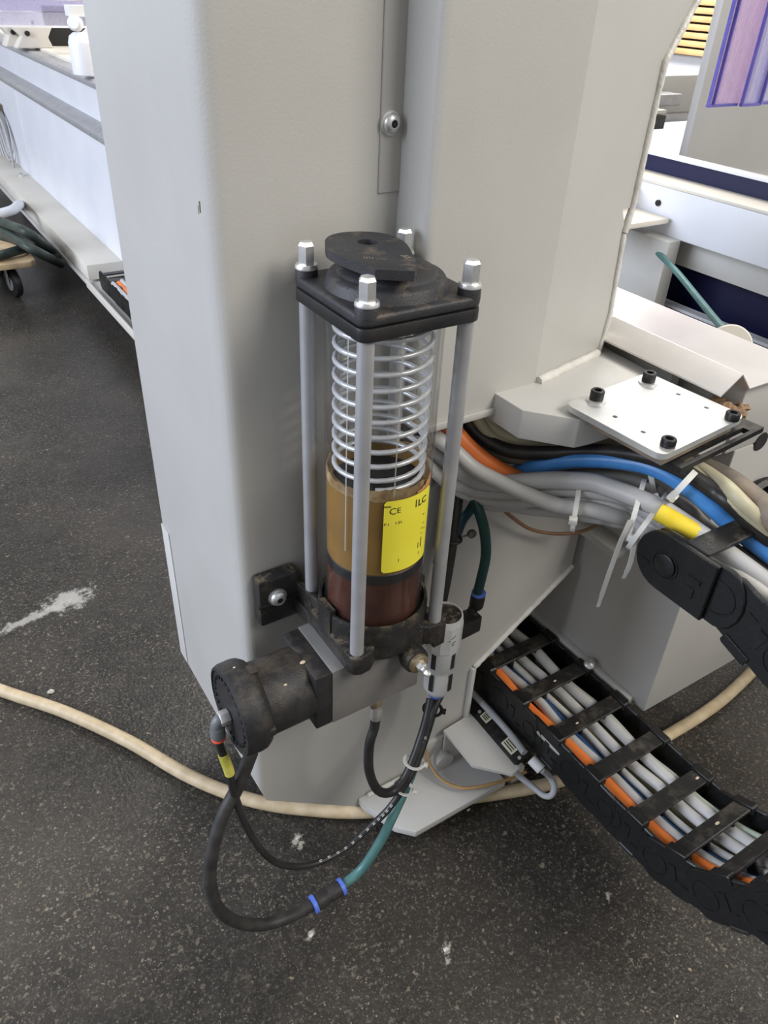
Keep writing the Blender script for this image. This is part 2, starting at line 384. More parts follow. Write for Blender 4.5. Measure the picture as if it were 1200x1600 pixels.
# ------------------------------------------------------------------ gantry column (one welded machine body)
col = thing('gantry_column', 'tall grey painted steel gantry column carrying the grease pump', 'machine', (.1, .2, 0))
TOP = 1.75
mb = MB()
outl = [(-.12, TOP), (-.12, .192), (-.108, .150), (.053, .012), (.25, .012), (.25, .231), (.426, .364), (.426, .60), (.068, .60), (.068, TOP)]
mb.prism(outl, 'y', .085, .372)
body = obj('column_body', mb, PAINT, col, bevel=0)
bm = bmesh.new(); bm.from_mesh(body.data)
ox = ORG[body]
es = [e for e in bm.edges if all(abs(v.co.x+ox.x+.12) < 1e-4 and abs(v.co.y+ox.y-.085) < 1e-4 for v in e.verts)]
bmesh.ops.bevel(bm, geom=es, offset=.024, segments=7, profile=.5, affect='EDGES'); bm.to_mesh(body.data); bm.free()
body.data.polygons.foreach_set('use_smooth', [True]*len(body.data.polygons)); body.data.set_sharp_from_angle(angle=math.radians(35))
mb = MB(); mb.box((.068, .20, .60), (.40, .372, TOP)); obj('inner_wall', mb, PAINT, col)
mb = MB(); mb.box((-.1215, .345, .195), (-.1198, .3755, at(253, 818, 'x', -.1205).z)); obj('rear_plate', mb, PAINT2, col, bevel=.001)
# slim cover strip with a button screw
st = MB(); a = at(592, 302, 'y', .083); b = at(626, 300, 'y', .083)
st.box((a.x, .0828, a.z), (.0655, .0852, TOP-.02)); strip = obj('cover_strip', st, PAINT, col, bevel=.0006)
p = at(617, 194, 'y', .075)
def button_screw(name, p, ax, r, parent, washer=True, m=STEEL):
    ax = V(ax); mb = MB()
    if washer: mb.lathe([(r*1.12, 0), (r*1.12, r*.22), (r*.9, r*.26)], p, ax, 24)
    mb.lathe([(r*.95, r*.2), (r*.95, r*.45), (r*.80, r*.72), (r*.5, r*.86), (r*.36, r*.88), (r*.30, r*.55), (0, r*.5)], p, ax, 24)
    o = obj(name, mb, m, parent)
    x = ax.orthogonal().normalized(); y = ax.cross(x); c = V(p)+ax*(r*.60)
    hs = MB(); star = []
    for k in range(12):
        q = r*(.34 if k % 2 == 0 else .20); t = math.pi*k/6; star.append(c+x*(q*math.cos(t))+y*(q*math.sin(t)))
    hs.slab(star, ax*(r*.285)); obj('socket', hs, HEXM, o, smooth=0)
    return o
button_screw('button_screw', V((p.x, .0828, p.z)), (0, -1, 0), .0088, col)
# folded cable duct in front of the column
def strip_plan(pts, th, z0, z1, rc=.010):
    """bent sheet: plan polyline with rounded corners, thickness th towards +normal, extruded upwards"""
    P = [V((x, y, 0)) for x, y in pts]; out = [P[0]]
    for i in range(1, len(P)-1):
        a = (P[i-1]-P[i]).normalized(); b = (P[i+1]-P[i]).normalized(); p0 = P[i]+a*rc; p1 = P[i]+b*rc
        for k in range(7):
            t = k/6; out.append(p0*(1-t)**2+P[i]*(2*t*(1-t))+p1*t*t)
    out.append(P[-1]); L = []
    for i in range(len(out)):
        d = (out[min(i+1, len(out)-1)]-out[max(i-1, 0)]).normalized(); n = V((-d.y, d.x, 0)); L.append(out[i]+n*th)
    m = MB(); m.prism([(p.x, p.y) for p in out]+[(p.x, p.y) for p in reversed(L)], 'z', z0, z1); return m
duct = obj('cable_duct', strip_plan([(.064, .086), (.064, .036), (.2287, .036)], .006, .722, TOP), PAINT, col, smooth=30)
mb = MB(); mb.box((.074, .0318, .715), (.2285, .0362, .7235)); obj('bottom_lip', mb, PAINT, col, bevel=.0015)
A = V((.2285, .0360, .74)); B = at(945, 545, 'z', .74); dw = (B-A).normalized(); nw = V((-dw.y, dw.x, 0))
def wing(px, py):
    d = at(px, py, 'z', 0)-CAM; t = (A-CAM).dot(nw)/d.dot(nw); return CAM+d*t
edge_px = [(937, 550), (955, 488), (977, 362), (973, 328), (991, 322), (1041, 97)]
E_ = [wing(*q) for q in edge_px]; d_ = (wing(1092, 0)-wing(1041, 97)).normalized()
top_ = E_[-1]+d_*((TOP-E_[-1].z)/d_.z)
pl = [V((.2285, .0360, TOP)), V((.2285, .0360, .7402)), V((E_[0].x, E_[0].y, .7402))]+E_[1:]+[top_]
off = V((.229, .037, 0))-V((A.x, A.y, 0)); 
mb = MB(); mb.slab(pl, nw*.012); obj('angled_side_plate', mb, PAINT, col, smooth=0)
ed = E_+[top_]; obj('weld_bead', bead([q-nw*.001-dw*.004 for q in ed[2:3]+ed[2:3]]+[q-nw*.0005-dw*.005 for q in ed[4:]], .0042, 3), WELD, col, smooth=60)
obj('weld_bead', bead([q-nw*.0005-dw*.004 for q in ed[:3]], .0036, 4), WELD, col, smooth=60)
obj('weld_bead', bead([V((.232, .034, .742)), V((E_[0].x-.01, E_[0].y-.006, .742))], .0055, 5), WELD, col, smooth=60)
# chamfered lower front edge with its weld
c1, c2, c3, c4 = V((.25, .083, .10)), V((.25, .083, .231)), V((.426, .083, .364)), V((.426, .083, .425))
obj('edge_weld', bead([c2, c3], .0048, 8), WELD, col, smooth=60)
mb = MB(); mb.box((.243, .078, .105), (.2505, .0855, .231)); obj('edge_strip', mb, PAINT2, col, bevel=.001)
# shelf plate under the duct
f1, f2, f3 = at(816, 641, 'z', .74), at(906, 656, 'z', .74), at(930, 651, 'z', .74)
sh = [(f1.x-.002, .20), (f1.x, f1.y), (f2.x, f2.y), (f3.x, f3.y), (.345, f3.y-.002), (.372, f3.y+.02), (.385, .20)]
mb = MB(); mb.prism(sh, 'z', .706, .740); obj('shelf_plate', mb, PAINT2, col, bevel=.0012, smooth=18)
# horizontal rib and base plate
mb = MB(); r1, r2, r3 = at(905, 832, 'y', .10), at(985, 868, 'y', .10), at(990, 842, 'y', .10)
# roller foot: base plate with cut corner, web behind it
ft = [at(566, 1247, 'z', .042), at(566, 1256, 'z', .042), at(617, 1292, 'z', .042), at(650, 1300, 'z', .042), at(792, 1222, 'z', .042)]
poly = [(.045, .0845), (ft[1].x, ft[1].y)]+[(q.x, q.y) for q in ft[2:4]]+[(ft[4].x, ft[3].y), (ft[4].x+.0, .0845)]
mb = MB(); mb.prism(poly, 'z', .028, .042); obj('base_plate', mb, PAINT2, col, bevel=.0012)
obj('base_weld', bead([V((.06, .080, .044)), V((.24, .080, .044))], .004, 9), WELD, col, smooth=60)
mb = MB(); mb.box((.16, .078, .044), (.235, .0855, .10)); mb.cyl((.195, .085, .055), (.195, .06, .055), .018); obj('roller_housing', mb, PAINT, col, bevel=.001)
# scratches, scuff marks on the paint: tiny raised dark marks
sc = MB(); q = at(318, 345, 'y', .10)
for k in range(4):
    g0 = V((-.1185, .102+.003*k, q.z+.01-.004*k)); sc.box((g0.x-.0014, g0.y, g0.z-.004+.002*(k % 2)), (g0.x-.0011, g0.y+.0016, g0.z+.005))
obj('paint_chip', sc, CTAN, col, smooth=0)

# ------------------------------------------------------------------ machine bed behind and beside the column
bed = thing('machine_bed', 'long pale painted machine bed running past both sides of the column', 'machine', (.6, 1.0, 0))
YB = 4.9
mb = MB(); mb.box((.445, -.098, .192), (.74, .55, .66)); mb.box((.425, -.098, .66), (.520, .55, .7515)); bb = obj('bed_end_box', mb, PAINT, bed, bevel=.003)
mb = MB(); mb.box((.40, 1.3, .13), (.60, YB, .60)); obj('side_wall', mb, BEDW, bed)
mb = MB(); mb.prism([(.385, .595), (.385, .618), (.43, .640), (.60, .640), (.60, .595)], 'y', 1.3, YB); obj('lower_rail', mb, ALU, bed, bevel=.002)
mb = MB(); mb.prism([(.43, .64), (.415, .755), (.60, .755), (.60, .64)], 'y', 1.3, YB); obj('upper_wall', mb, BEDW, bed)
mb = MB(); mb.prism([(.40, .755), (.40, .772), (.412, .780), (.60, .780), (.60, .755)], 'y', 1.3, YB); obj('top_ledge', mb, ALU, bed, bevel=.001)
mb = MB(); mb.box((.46, 1.3, .78), (1.9, YB, .790)); obj('table_top', mb, CREAM, bed)
mb = MB(); mb.prism([(.66, .79), (.66, .84), (.69, .86), (.72, .86), (.72, .79)], 'y', 2.9, YB); rail = obj('guide_rail', mb, WHITE, bed, bevel=.002)
h0 = MB(); h0.cyl((.6595, 3.0, .82), (.652, 3.0, .82), .012, n=10); hh = obj('rail_screw', h0, HEXM, rail)
for k in range(1, 6): inst(hh, (0, .3*k, 0), rail)
# tray beside the bed, its cream cover box and lip
yc = at(135, 415, 'z', .19).y; xo = at(135, 415, 'z', .19).x
mb = MB(); mb.box((xo, yc, .135), (.40, YB, .19)); obj('tray_cover', mb, CREAM, bed, bevel=.002)
mb = MB(); mb.box((.262, .38, .112), (.44, YB, .126)); obj('chain_tray', mb, PAINT2, bed, bevel=.001)
mb = MB(); mb.box((.256, .38, .112), (.262, yc, .142)); obj('tray_lip', mb, CREAM, bed, bevel=.001)
jb = MB(); jb.box((.396, at(40, 230, 'x', .4).y-.01, .19), (.4005, at(40, 230, 'x', .4).y+.01, .595)); obj('panel_joint', jb, BEDW, bed)
for q in ((28, 275), (122, 305)):
    g0 = at(*q, 'z', .19); m_ = MB(); m_.lathe([(.02, 0), (.02, .008), (.010, .014), (0, .014)], (g0.x+.02, g0.y, .19), n=12); obj('cover_screw', m_, STEEL, bed)
# bent stainless cover on the bed end
cv = MB(); pr = [(.362, .757), (.390, .776), (.412, .7545), (.530, .7545)]
pr2 = [(x, z-.0025) for x, z in pr]
cv.prism(pr+pr2[::-1], 'y', -.108, .60)
tag(obj('sheet_metal_cover', cv, INOX, bevel=.0006, smooth=20), 'bent stainless steel sheet cover lying along the bed edge behind the bolted plate', 'cover')
mb = MB(); mb.box((.36, -.094, .66), (.425, .5, .718)); mb.box((.395, -.02, .718), (.410, .5, .752)); obj('rail_support', mb, PAINT, bed)
ho = MB(); g0 = at(1189, 690, 'y', -.0985)
ho.lathe([(.0125, 0), (.012, .0012), (.009, .0014), (0, .0008)], (g0.x, -.098, g0.z), (0, -1, 0), 20); obj('bolt_hole', ho, DARK, bed)
mb = MB(); mb.prism([(.430, .33), (.426, .405), (.50, .41), (.55, .40), (.55, .345), (.50, .33)], 'y', .09, .30) if False else None
e0, e1, e2 = at(908, 838, 'x', .444), at(985, 866, 'x', .444), at(990, 842, 'x', .444)
mb = MB(); mb.box((.412, e1.y, e1.z+.002), (.445, .20, e1.z+.014)); obj('side_rib', mb, PAINT, bed, bevel=.0008)
mb = MB(); mb.box((.434, -.075, .190), (.446, .36, .206)); obj('bottom_flange', mb, PAINT2, bed, bevel=.001)
bk = MB(); bk.lathe([(0, 0), (.008, .001), (.0095, .005), (.009, .010), (.005, .013), (0, .0135)], at(920, 1040, 'x', .43)-V((0, 0, 0)), (-.3, -.3, .9), 14); obj('ball_stop', bk, STEEL, bed)
# ------------------------------------------------------------------ second beam across the hall with navy panels
br = thing('side_conveyor_frame', 'pale grey side beam with navy blue panels behind the column on the right', 'machine', (1.3, .6, 0))
mb = MB(); mb.box((1.0, -.6, .698), (1.06, 1.2, .786)); obj('front_beam', mb, BEDW, br, bevel=.003)
mb = MB(); mb.box((1.0, -.6, .786), (1.075, 1.2, .792)); obj('beam_top', mb, CREAM, br, bevel=.001)
mb = MB(); mb.box((1.075, -.6, .70), (1.085, 1.2, .822)); obj('navy_upright', mb, NAVY, br)
mb = MB(); mb.box((1.07, -.6, .822), (1.10, 1.2, .828)); obj('white_edge_strip', mb, BEDW, br, bevel=.001)
mb = MB(); mb.box((1.04, -.6, .64), (1.07, 1.2, .698)); obj('under_beam', mb, PAINT2, br)
mb = MB(); mb.box((1.09, -.6, .36), (1.10, 1.2, .70)); obj('navy_panel', mb, NAVY, br)
mb = MB(); mb.box((1.03, -.6, .20), (1.05, 1.2, .555)); obj('navy_panel', mb, NAVY, br)
mb = MB(); mb.box((1.028, -.6, .555), (1.052, 1.2, .561)); obj('navy_panel_edge', mb, BEDW, br)
ly = at(1035, 430, 'x', .995).y
mb = MB(); mb.box((.965, ly-.02, .0), (1.0, ly+.18, .70)); mb.box((.955, ly-.01, .50), (.965, ly+.16, .51)); obj('beam_leg', mb, PAINT, br, bevel=.002)
q = at(1043, 340, 'z', .735); mb = MB(); mb.box((.80, q.y-.005, .725), (q.x, q.y+.10, .735)); mb.box((.80, q.y+.09, .735), (q.x, q.y+.10, .775)); obj('angle_bracket', mb, CREAM, br, bevel=.001)
m_ = MB(); g0 = at(1029, 317, 'x', .9995); m_.cyl((1.0, g0.y, g0.z), (.996, g0.y, g0.z), .006, n=12); obj('bracket_bolt', m_, HEXM, br)
# ------------------------------------------------------------------ grey machine standing in the back on the right
gm = thing('rear_machine_column', 'plain grey machine column standing behind the strip curtain on the right', 'machine', (2.2, 1.25, 0))
mb = MB(); mb.box((1.655, 1.0, 0), (3.4, 1.03, 2.4)); obj('column_panel', mb, PAINT, gm, bevel=.012)
mb = MB(); mb.box((1.70, .985, .62), (3.4, 1.0, .64)); obj('panel_joint', mb, PAINT2, gm)
# machining head bracket seen in the gap
q0 = at(1040, 118, 'y', 1.9); q1 = at(1094, 186, 'y', 1.9)
am = thing('clamping_station', 'beige clamping station with a clamp arm seen through the gap beside the column', 'machine', (q0.x, 2.0, q1.z))
mb = MB(); mb.box((q0.x-.6, 1.9, q1.z+.03), (q1.x, 2.3, q0.z)); obj('head_housing', mb, PAINT, am, bevel=.006)
mb = MB(); mb.box((q0.x-.6, 1.905, q1.z-.005), (q1.x-.02, 2.3, q1.z+.03)); obj('housing_base', mb, ALU, am, bevel=.003)
mb = MB(); mb.box((q0.x-.55, 1.95, 0), (q0.x-.25, 2.25, q1.z-.005)); obj('pedestal', mb, PAINT, am)
a0_ = at(1059, 151, 'y', 1.82); mb = MB(); mb.box((a0_.x-.5, 1.80, a0_.z-.03), (a0_.x, 1.90, a0_.z+.012)); obj('clamp_arm', mb, ALU, am, bevel=.003)
a1_ = at(1033, 192, 'y', 1.86); mb = MB(); mb.box((a1_.x-.3, 1.84, a1_.z-.02), (a1_.x, 1.90, a1_.z+.03)); obj('clamp_foot', mb, HEXM, am, bevel=.003)
# ------------------------------------------------------------------ tinted strip curtain on the right
ys = .62; zb = at(1112, 166, 'y', ys).z
xs_ = [at(px, 120, 'y', ys).x for px in (1118, 1163, 1192, 1225)]
for k, (nm, m_, lab) in enumerate((('plastic_strip', PVCR, 'pink tinted clear plastic strip with a purple edge, leftmost of the hanging curtain'),
                                   ('plastic_strip', PVC, 'lilac clear plastic strip second from left in the hanging curtain'),
                                   ('plastic_strip', PVCL, 'clear plastic strip at the right frame edge of the hanging curtain'))):
    x0, x1 = xs_[k], xs_[k+1]; t = thing(nm, lab, 'strip', ((x0+x1)/2, ys, zb), 'hanging curtain strips')
    y_ = ys-.012*(k % 2)
    n = 8; sec = [(x0+(x1-x0+.01)*i/n, y_+.010*math.sin(math.pi*i/n)) for i in range(n+1)]
    mb = MB(); mb.prism(sec+[(x, y+.003) for x, y in reversed(sec)], 'z', zb+.012*k*0, 1.9); obj('clear_sheet', mb, m_, t)
    for xx in (x0, x0+.016 if k == 0 else x1):
        mb = MB(); mb.box((xx-.0016, y_-.003, zb), (xx+.0016, y_+.004, 1.9)); obj('strip_edge', mb, PVCE, t)
    mb = MB(); mb.box((x0, y_-.002, zb-.002), (x1, y_+.006, zb+.003)); obj('bottom_edge', mb, PVCE, t)
# ------------------------------------------------------------------ grease pump
pump = thing('grease_pump', 'upright grease pump with clear spring-loaded reservoir between four rods on the column front', 'pump', (0, 0, .44))
D = .0495; HS = .0592
# mounting bracket and base
mb = MB(); mb.prism([(-.106, .496), (-.056, .496), (-.052, .505), (-.052, .555), (-.058, .562), (-.106, .562)], 'y', .066, .085)
brk = obj('mounting_plate', mb, BASEB, pump, bevel=.004)
button_screw('mounting_screw', at(433, 932, 'y', .066), (0, -1, 0), .0098, brk)
mb = MB(); mb.box((-.108, .064, .5265), (-.05, .0665, .528)); obj('parting_line', mb, BASEB, brk)
mb = MB(); mb.prism([(-.064, .072), (-.052, .085), (-.030, .075), (-.044, .03), (-.060, .03)], 'z', .502, .522)
obj('bracket_arm', mb, BASEB, pump, bevel=.002)
mb = MB(); mb.prism([(-.062, .080), (-.056, .084), (-.046, .02), (-.054, .02)], 'z', .520, .545); obj('arm_rib', mb, BASEB, pump, bevel=.001)
mb = MB(); mb.prism([(.064, .085), (.05, .085), (.03, .075), (.044, .03), (.060, .03)], 'z', .502, .522); obj('bracket_arm', mb, BASEB, pump, bevel=.002)
base_o = [(-D-.011, D), (-D-.011, -D), (-D-.008, -D-.008), (-D, -D-.011), (-D+.012, -D-.010), (-.026, -.050), (-.012, -.056), (.012, -.056), (.026, -.050), (D-.012, -D-.010), (D, -D-.011), (D+.008, -D-.008), (D+.011, -D), (D+.009, -D+.012), (.054, -.02), (.054, .02), (D+.011, D), (D, D+.011), (-D, D+.011)]
mb = MB(); mb.prism(base_o, 'z', .506, .532); base = obj('base_casting', mb, BASEB, pump, bevel=.003)
mb = MB(); mb.lathe([(.055, .528), (.0600, .530), (.0600, .553), (.0588, .556), (.0560, .556), (.0556, .545)], n=48)
mb.box((-.0605, -.012, .53), (-.054, .012, .562)); mb.box((.054, -.012, .53), (.0605, .012, .562)); obj('collar_ring', mb, BASEB, pump, smooth=30)
# grease outlet port with nipple on the front right
pn = V((.018, -.052, .497)); ax = V((.0, -1, 0))
mb = MB(); mb.lathe([(.0145, 0), (.0155, .004), (.0155, .012), (.0142, .015), (.0142, .0152)], pn, ax, 24); mb.box((pn.x-.013, -.055, .497), (pn.x+.013, -.04, .528)); obj('outlet_boss', mb, BASEB, pump, bevel=.001)
mb = MB(); mb.lathe([(.0118, .015), (.0118, .019), (.009, .0205), (.007, .0205)], pn, ax, 24); obj('port_plug', mb, BRASS, pump)
mb = MB(); mb.add(*(lambda P: (P.v, P.f))(MB().lathe([(.0062, .0203), (.0062, .0255), (.004, .027), (.0036, .030), (.0044, .0325), (.0032, .0365), (.0016, .038), (0, .038)], pn, ax, 6)))
nip = obj('grease_nipple', mb, STEEL, pump, smooth=30)
# reservoir contents
TB, TT = .533, .876
mb = MB(); mb.lathe([(.0500, TB+.002), (.0505, .607), (0, .607)], n=48); obj('grease_filling', mb, DARKG, pump)
mb = MB(); mb.lathe([(.0500, .607), (.0512, .608), (.0512, .619), (.0500, .620)], n=48); obj('piston_seal', mb, BLACK, pump)
mb = MB(); mb.lathe([(.0503, .620), (.0505, .716), (.046, .716), (.045, .690), (0, .690)], n=48); obj('follower_piston', mb, TAN, pump)
rnd = random.Random(4); rv = []; rf = []; n = 72
for i in range(n):
    t = 2*math.pi*i/n; d = .002*math.sin(3*t+1)+.0024*rnd.random()
    for r, z in ((.0511, .708+.0016*rnd.random()), (.0513, .7135+d*.6), (.0500, .7185+d), (.0455, .715+d)): rv.append((r*math.cos(t), r*math.sin(t), z))
for i in range(n):
    j = (i+1) % n
    rf += [(i*4+k, j*4+k, j*4+k+1, i*4+k+1) for k in range(3)]
mb = MB(); mb.add(rv, rf); obj('dried_grease_rim', mb, TANTOP, pump, smooth=80)
pts = []; turns = 10.6; NS = int(turns*28)
for i in range(NS+1):
    t = i/NS; z = .712+(.872-.712)*(t if t > .06 else t*.5+.03); a = 2*math.pi*turns*t-2.2
    pts.append((.0435*math.cos(a), .0435*math.sin(a), z))
mb = MB(); mb.tube(pts, .0025, 8); obj('follower_spring', mb, SPRING, pump, smooth=80)
mb = MB(); mb.lathe([(.0452, .7005), (.0452, .7025), (.012, .7035), (.012, .707), (0, .707)], n=40); obj('piston_top', mb, HEXM, pump, smooth=40)
# clear cylinder with two pale, half-opaque vertical strips
mb = MB(); mb.lathe([(.0528, TB), (.0528, TT)], n=64)
mb.f = [f for f in mb.f if len(f) == 4]
tube = obj('reservoir_cylinder', mb, CLEAR, pump, smooth=80)
def cyl_hit(px, py, r):
    d = at(px, py, 'z', 0)-CAM; d.normalize(); a = d.x**2+d.y**2; b = CAM.x*d.x+CAM.y*d.y; c = CAM.x**2+CAM.y**2-r*r
    t = (-b-math.sqrt(max(0, b*b-a*c)))/a; return CAM+d*t
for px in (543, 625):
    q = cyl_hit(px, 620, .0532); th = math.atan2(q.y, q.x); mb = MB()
    mb.lathe([(.0533, .645 if px == 543 else .716), (.0535, .72), (.0535, TT)], n=2, a0=th-.013, a1=th+.013); obj('pale_strip', mb, clearm('pale_strip_plastic_%d' % px, (.95, .95, .95), .30, .2, .45, (.95, .95, .94)), tube)
# yellow label wrapped on the cylinder
qa, qb, qc, qd = cyl_hit(597, 784, .0531), cyl_hit(595, 896, .0531), cyl_hit(671, 760, .0531), cyl_hit(664, 868, .0531)
th0 = math.atan2(qb.y, qb.x); th1 = th0+1.10; z0, z1 = qb.z-.0, qa.z
lb = []; n = 24
prof = rrect(0, 0, 1, 1, .05)
rr = .0532; W_ = (th1-th0)*rr; H_ = z1-z0
vs = []; fs = []
cor = .003
for i in range(n+1):
    x = W_*i/n; e = 0
    for xx in (x, W_-x):
        if xx < cor: e = max(e, cor-math.sqrt(max(0, cor**2-(cor-xx)**2)))
    t = th0+x/rr
    for z in (z0+e, z1-e):
        vs.append((rr*math.cos(t), rr*math.sin(t), z))
for i in range(n): fs.append((2*i, 2*i+2, 2*i+3, 2*i+1))
mb = MB(); mb.add(vs, fs); label = obj('label_sticker', mb, YEL, tube, smooth=80)
def print_on(txt, size, px, py, bold=False, name='lettering', sx=1., skew=0.):
    q = cyl_hit(px, py, rr); fx = ((math.atan2(q.y, q.x)-th0)*rr)/W_; fz = (q.z-z0)/H_
    tv, tf = text_mesh(txt, size, bold); m = MB(); r = rr+.0003; out = []
    for x, y, z in tv:
        t = th0+(fx*W_+x*sx)/r; out.append((r*math.cos(t), r*math.sin(t), z0+fz*H_+y))
    m.add(out, tf); return obj(name, m, INK, label, smooth=0)
print_on('I', .0130, 650.5, 787, False); print_on('LC', .0105, 660.0, 782, True, sx=1.05)
print_on('C', .0105, 614, 799.5, False); print_on('E', .0085, 623.5, 797.5, False)
print_on('www.', .0040, 604.5, 792, True)
print_on('P.1', .0046, 604.5, 820, False); print_on('1.01', .0046, 623, 816.5, False)
for fx, fz, w2, h2 in ((.82, .66, .003, .001), (.84, .53, .0024, .0008), (.80, .47, .003, .0008), (.88, .44, .002, .0008), (.80, .27, .0012, .012), (.72, .25, .0008, .007), (.30, .16, .0005, .004), (.75, .13, .0005, .004), (.79, .40, .0018, .001)):
    m = MB(); t = th0+fx*W_/rr; a_ = []; r = rr+.0003
    for dx, dz in ((-w2/2, -h2/2), (w2/2, -h2/2), (w2/2, h2/2), (-w2/2, h2/2)): a_.append((r*math.cos(t+dx/r), r*math.sin(t+dx/r), z0+fz*H_+dz))
    m.add(a_, [(0, 1, 2, 3)]); obj('printed_mark', m, INK, label, smooth=0)
# orange smear beside the label top
mb = MB(); vs = []; t1 = th1-.02
for i in range(9):
    t = t1-.42+.46*i/8; hgt = .001+.016*(i/8)**2; vs += [(.0530*math.cos(t), .0530*math.sin(t), z1+.0004), (.0530*math.cos(t), .0530*math.sin(t), z1+.002+hgt*(1 if i % 2 else .6))]
mb.add(vs, [(2*i, 2*i+2, 2*i+3, 2*i+1) for i in range(8)]); obj('grease_smear', mb, SMEAR, tube, smooth=60)
# four tie rods
mb = MB(); mb.cyl((-D, D, .532), (-D, D, .880), .0072, n=24); rod = obj('tie_rod', mb, ALU, pump, smooth=40)
for dx, dy in ((0, -2*D), (2*D, -2*D), (2*D, 0)): inst(rod, (dx, dy, 0), pump)
# top cap
mb = MB(); mb.prism(rrect(-HS, -HS, HS, HS, .0098), 'z', .875, .8862); cap0 = obj('cap_lower_half', mb, BLACK, pump, bevel=.001)
mb = MB(); mb.prism(rrect(-HS, -HS, HS, HS, .0098), 'z', .8868, .8965)
cap1 = obj('cap_upper_half', mb, CAPB, pump, bevel=.003, seg=3)
mb = MB(); mb.lathe([(.0545, .894), (.0525, .8975), (.0505, .9035), (.0485, .9062), (.0440, .9070), (.0420, .9085), (.0405, .9105), (.030, .9115), (0, .9115)], n=48); obj('cap_dome', mb, CAPB, pump, smooth=50)
mb = MB(); mb.lathe([(.0099, .893), (.0096, .9015), (.0092, .9025), (0, .9025)], (-D, D, 0), n=24); boss = obj('corner_boss', mb, CAPB, pump, smooth=50)
nb = MB(); nb.lathe([(.0100, .9025), (.0100, .9042), (.0090, .9062), (.0074, .9064)], (-D, D, 0), n=28); wash = obj('cap_washer', nb, STEEL, pump, smooth=40)
nb = MB(); nb.lathe([(.0074, .9062), (.0074, .9218), (.0056, .9245), (0, .9248)], (-D, D, 0), n=6); nut = obj('dome_nut', nb, STEEL, pump, smooth=0)
for dx, dy in ((0, -2*D), (2*D, -2*D), (2*D, 0)):
    for s_ in (boss, wash, nut): inst(s_, (dx, dy, 0), pump)
# drop-shaped lid with its hole
hc = at(574, 378, 'z', .926); tipa = at(588, 425, 'z', .926); tipb = at(648, 424, 'z', .926); tipc = at(652, 406, 'z', .926); tipd = at(640, 385, 'z', .926); lft = at(508, 376, 'z', .926); bkk = at(575, 363, 'z', .926)
lid = [at(*q, 'z', .926) for q in ((512, 389), (508, 380), (509, 373), (518, 367), (535, 363), (560, 361.5), (590, 363), (615, 369), (632, 378), (641, 389), (649, 406), (652, 412), (586, 421), (550, 407), (528, 398))]
ls_ = spline([lid[-2], lid[-1]]+lid[:12], 4)[4:]; lid2 = [(p.x, p.y) for p in ls_]+[(tipb.x, tipb.y), (lid[12].x, lid[12].y), (lid[13].x, lid[13].y)]
mb = MB(); mb.holed(lid2, [circ(hc.x, hc.y, .0085, 20)],   .9182, .926); lidn = obj('swivel_lid', mb, CAPB, pump, bevel=0, smooth=30)
mb = MB(); mb.cyl((hc.x, hc.y, .911), (hc.x, hc.y, .9195), .012, n=24); obj('lid_pivot', mb, BLACK, pump)
MARKM = mat('moulded_grey_lettering', (.26, .22, .16), (.32, .27, .2), 90, .6); ang = math.atan2(tipb.y-tipa.y, tipb.x-tipa.x); q = at(578, 403, 'z', .9262); m = MB(); rnd = random.Random(9)
for rw in range(3):
    for k in range(4 if rw else 3):
        pts_ = [(.0022*k-.005+dx, .0022*(1-rw)+dy) for dx, dy in ((0, 0), (.0005+.0006*rnd.random(), 0), (.0005+.0006*rnd.random(), .0012), (0, .0014))]
        m.add([(q.x+x*math.cos(ang)-y*math.sin(ang), q.y+x*math.sin(ang)+y*math.cos(ang), .9262) for x, y in pts_], [(0, 1, 2, 3)])
obj('moulded_mark', m, MARKM, lidn, smooth=0)
q = at(634, 401, 'z', .9262); m = MB()
for k in range(4):
    m.add([(q.x-.003+.0002*k, q.y-.004+.0024*k, .9262), (q.x+.003, q.y-.004+.0024*k, .9262), (q.x+.003, q.y-.0032+.0024*k, .9262), (q.x-.003, q.y-.0032+.0024*k, .9262)], [(0, 1, 2, 3)])
obj('moulded_mark', m, MATS['moulded_grey_lettering'], lidn, smooth=0)
# grey valve block, black air motor with end cap
AY, AZ = -.002, .466
c0 = at(520, 1037, 'y', AY-.040)
mb = MB(); mb.box((c0.x, AY-.040, AZ-.040), (.040, AY+.040, .5065)); blk = obj('pump_block', mb, BLOCKG, pump, bevel=.0012)
mb = MB(); mb.box((c0.x-.020, AY-.0395, AZ-.0395), (c0.x, AY+.0395, AZ+.0395)); obj('motor_flange', mb, MOTB, pump, bevel=.002)
x1 = c0.x-.018; x2 = at(395, 1130, 'y', AY-.02).x; xe = at(357, 1118, 'y', AY).x
mb = MB(); mb.lathe([(.0395, 0), (.0410, .003), (.0415, x1-x2-.004), (.040, x1-x2)], (x1, AY, AZ), (-1, 0, 0), 48); obj('motor_barrel', mb, MOTB, pump, smooth=40)
mb = MB(); Lc = x2-xe+.010
mb.lathe([(.0400, -.006), (.0465, -.002), (.0505, .004), (.0515, .010), (.0510, Lc-.006), (.049, Lc-.001), (.0460, Lc), (.0450, Lc-.002), (0, Lc-.002)], (x2+.010, AY, AZ), (-1, 0, 0), 56); capm = obj('motor_end_cap', mb, MOTB, pump, smooth=40)
rb = MB(); rnd = random.Random(2)
for k in range(26):
    t = 2*math.pi*k/26; r = .0385
    rb.box((xe+.0006, AY+r*math.cos(t)-.0016, AZ+r*math.sin(t)-.0016), (xe+.0028, AY+r*math.cos(t)+.0008+.001*rnd.random(), AZ+r*math.sin(t)+.0016))
obj('moulded_letters_ring', rb, BLACK, capm)
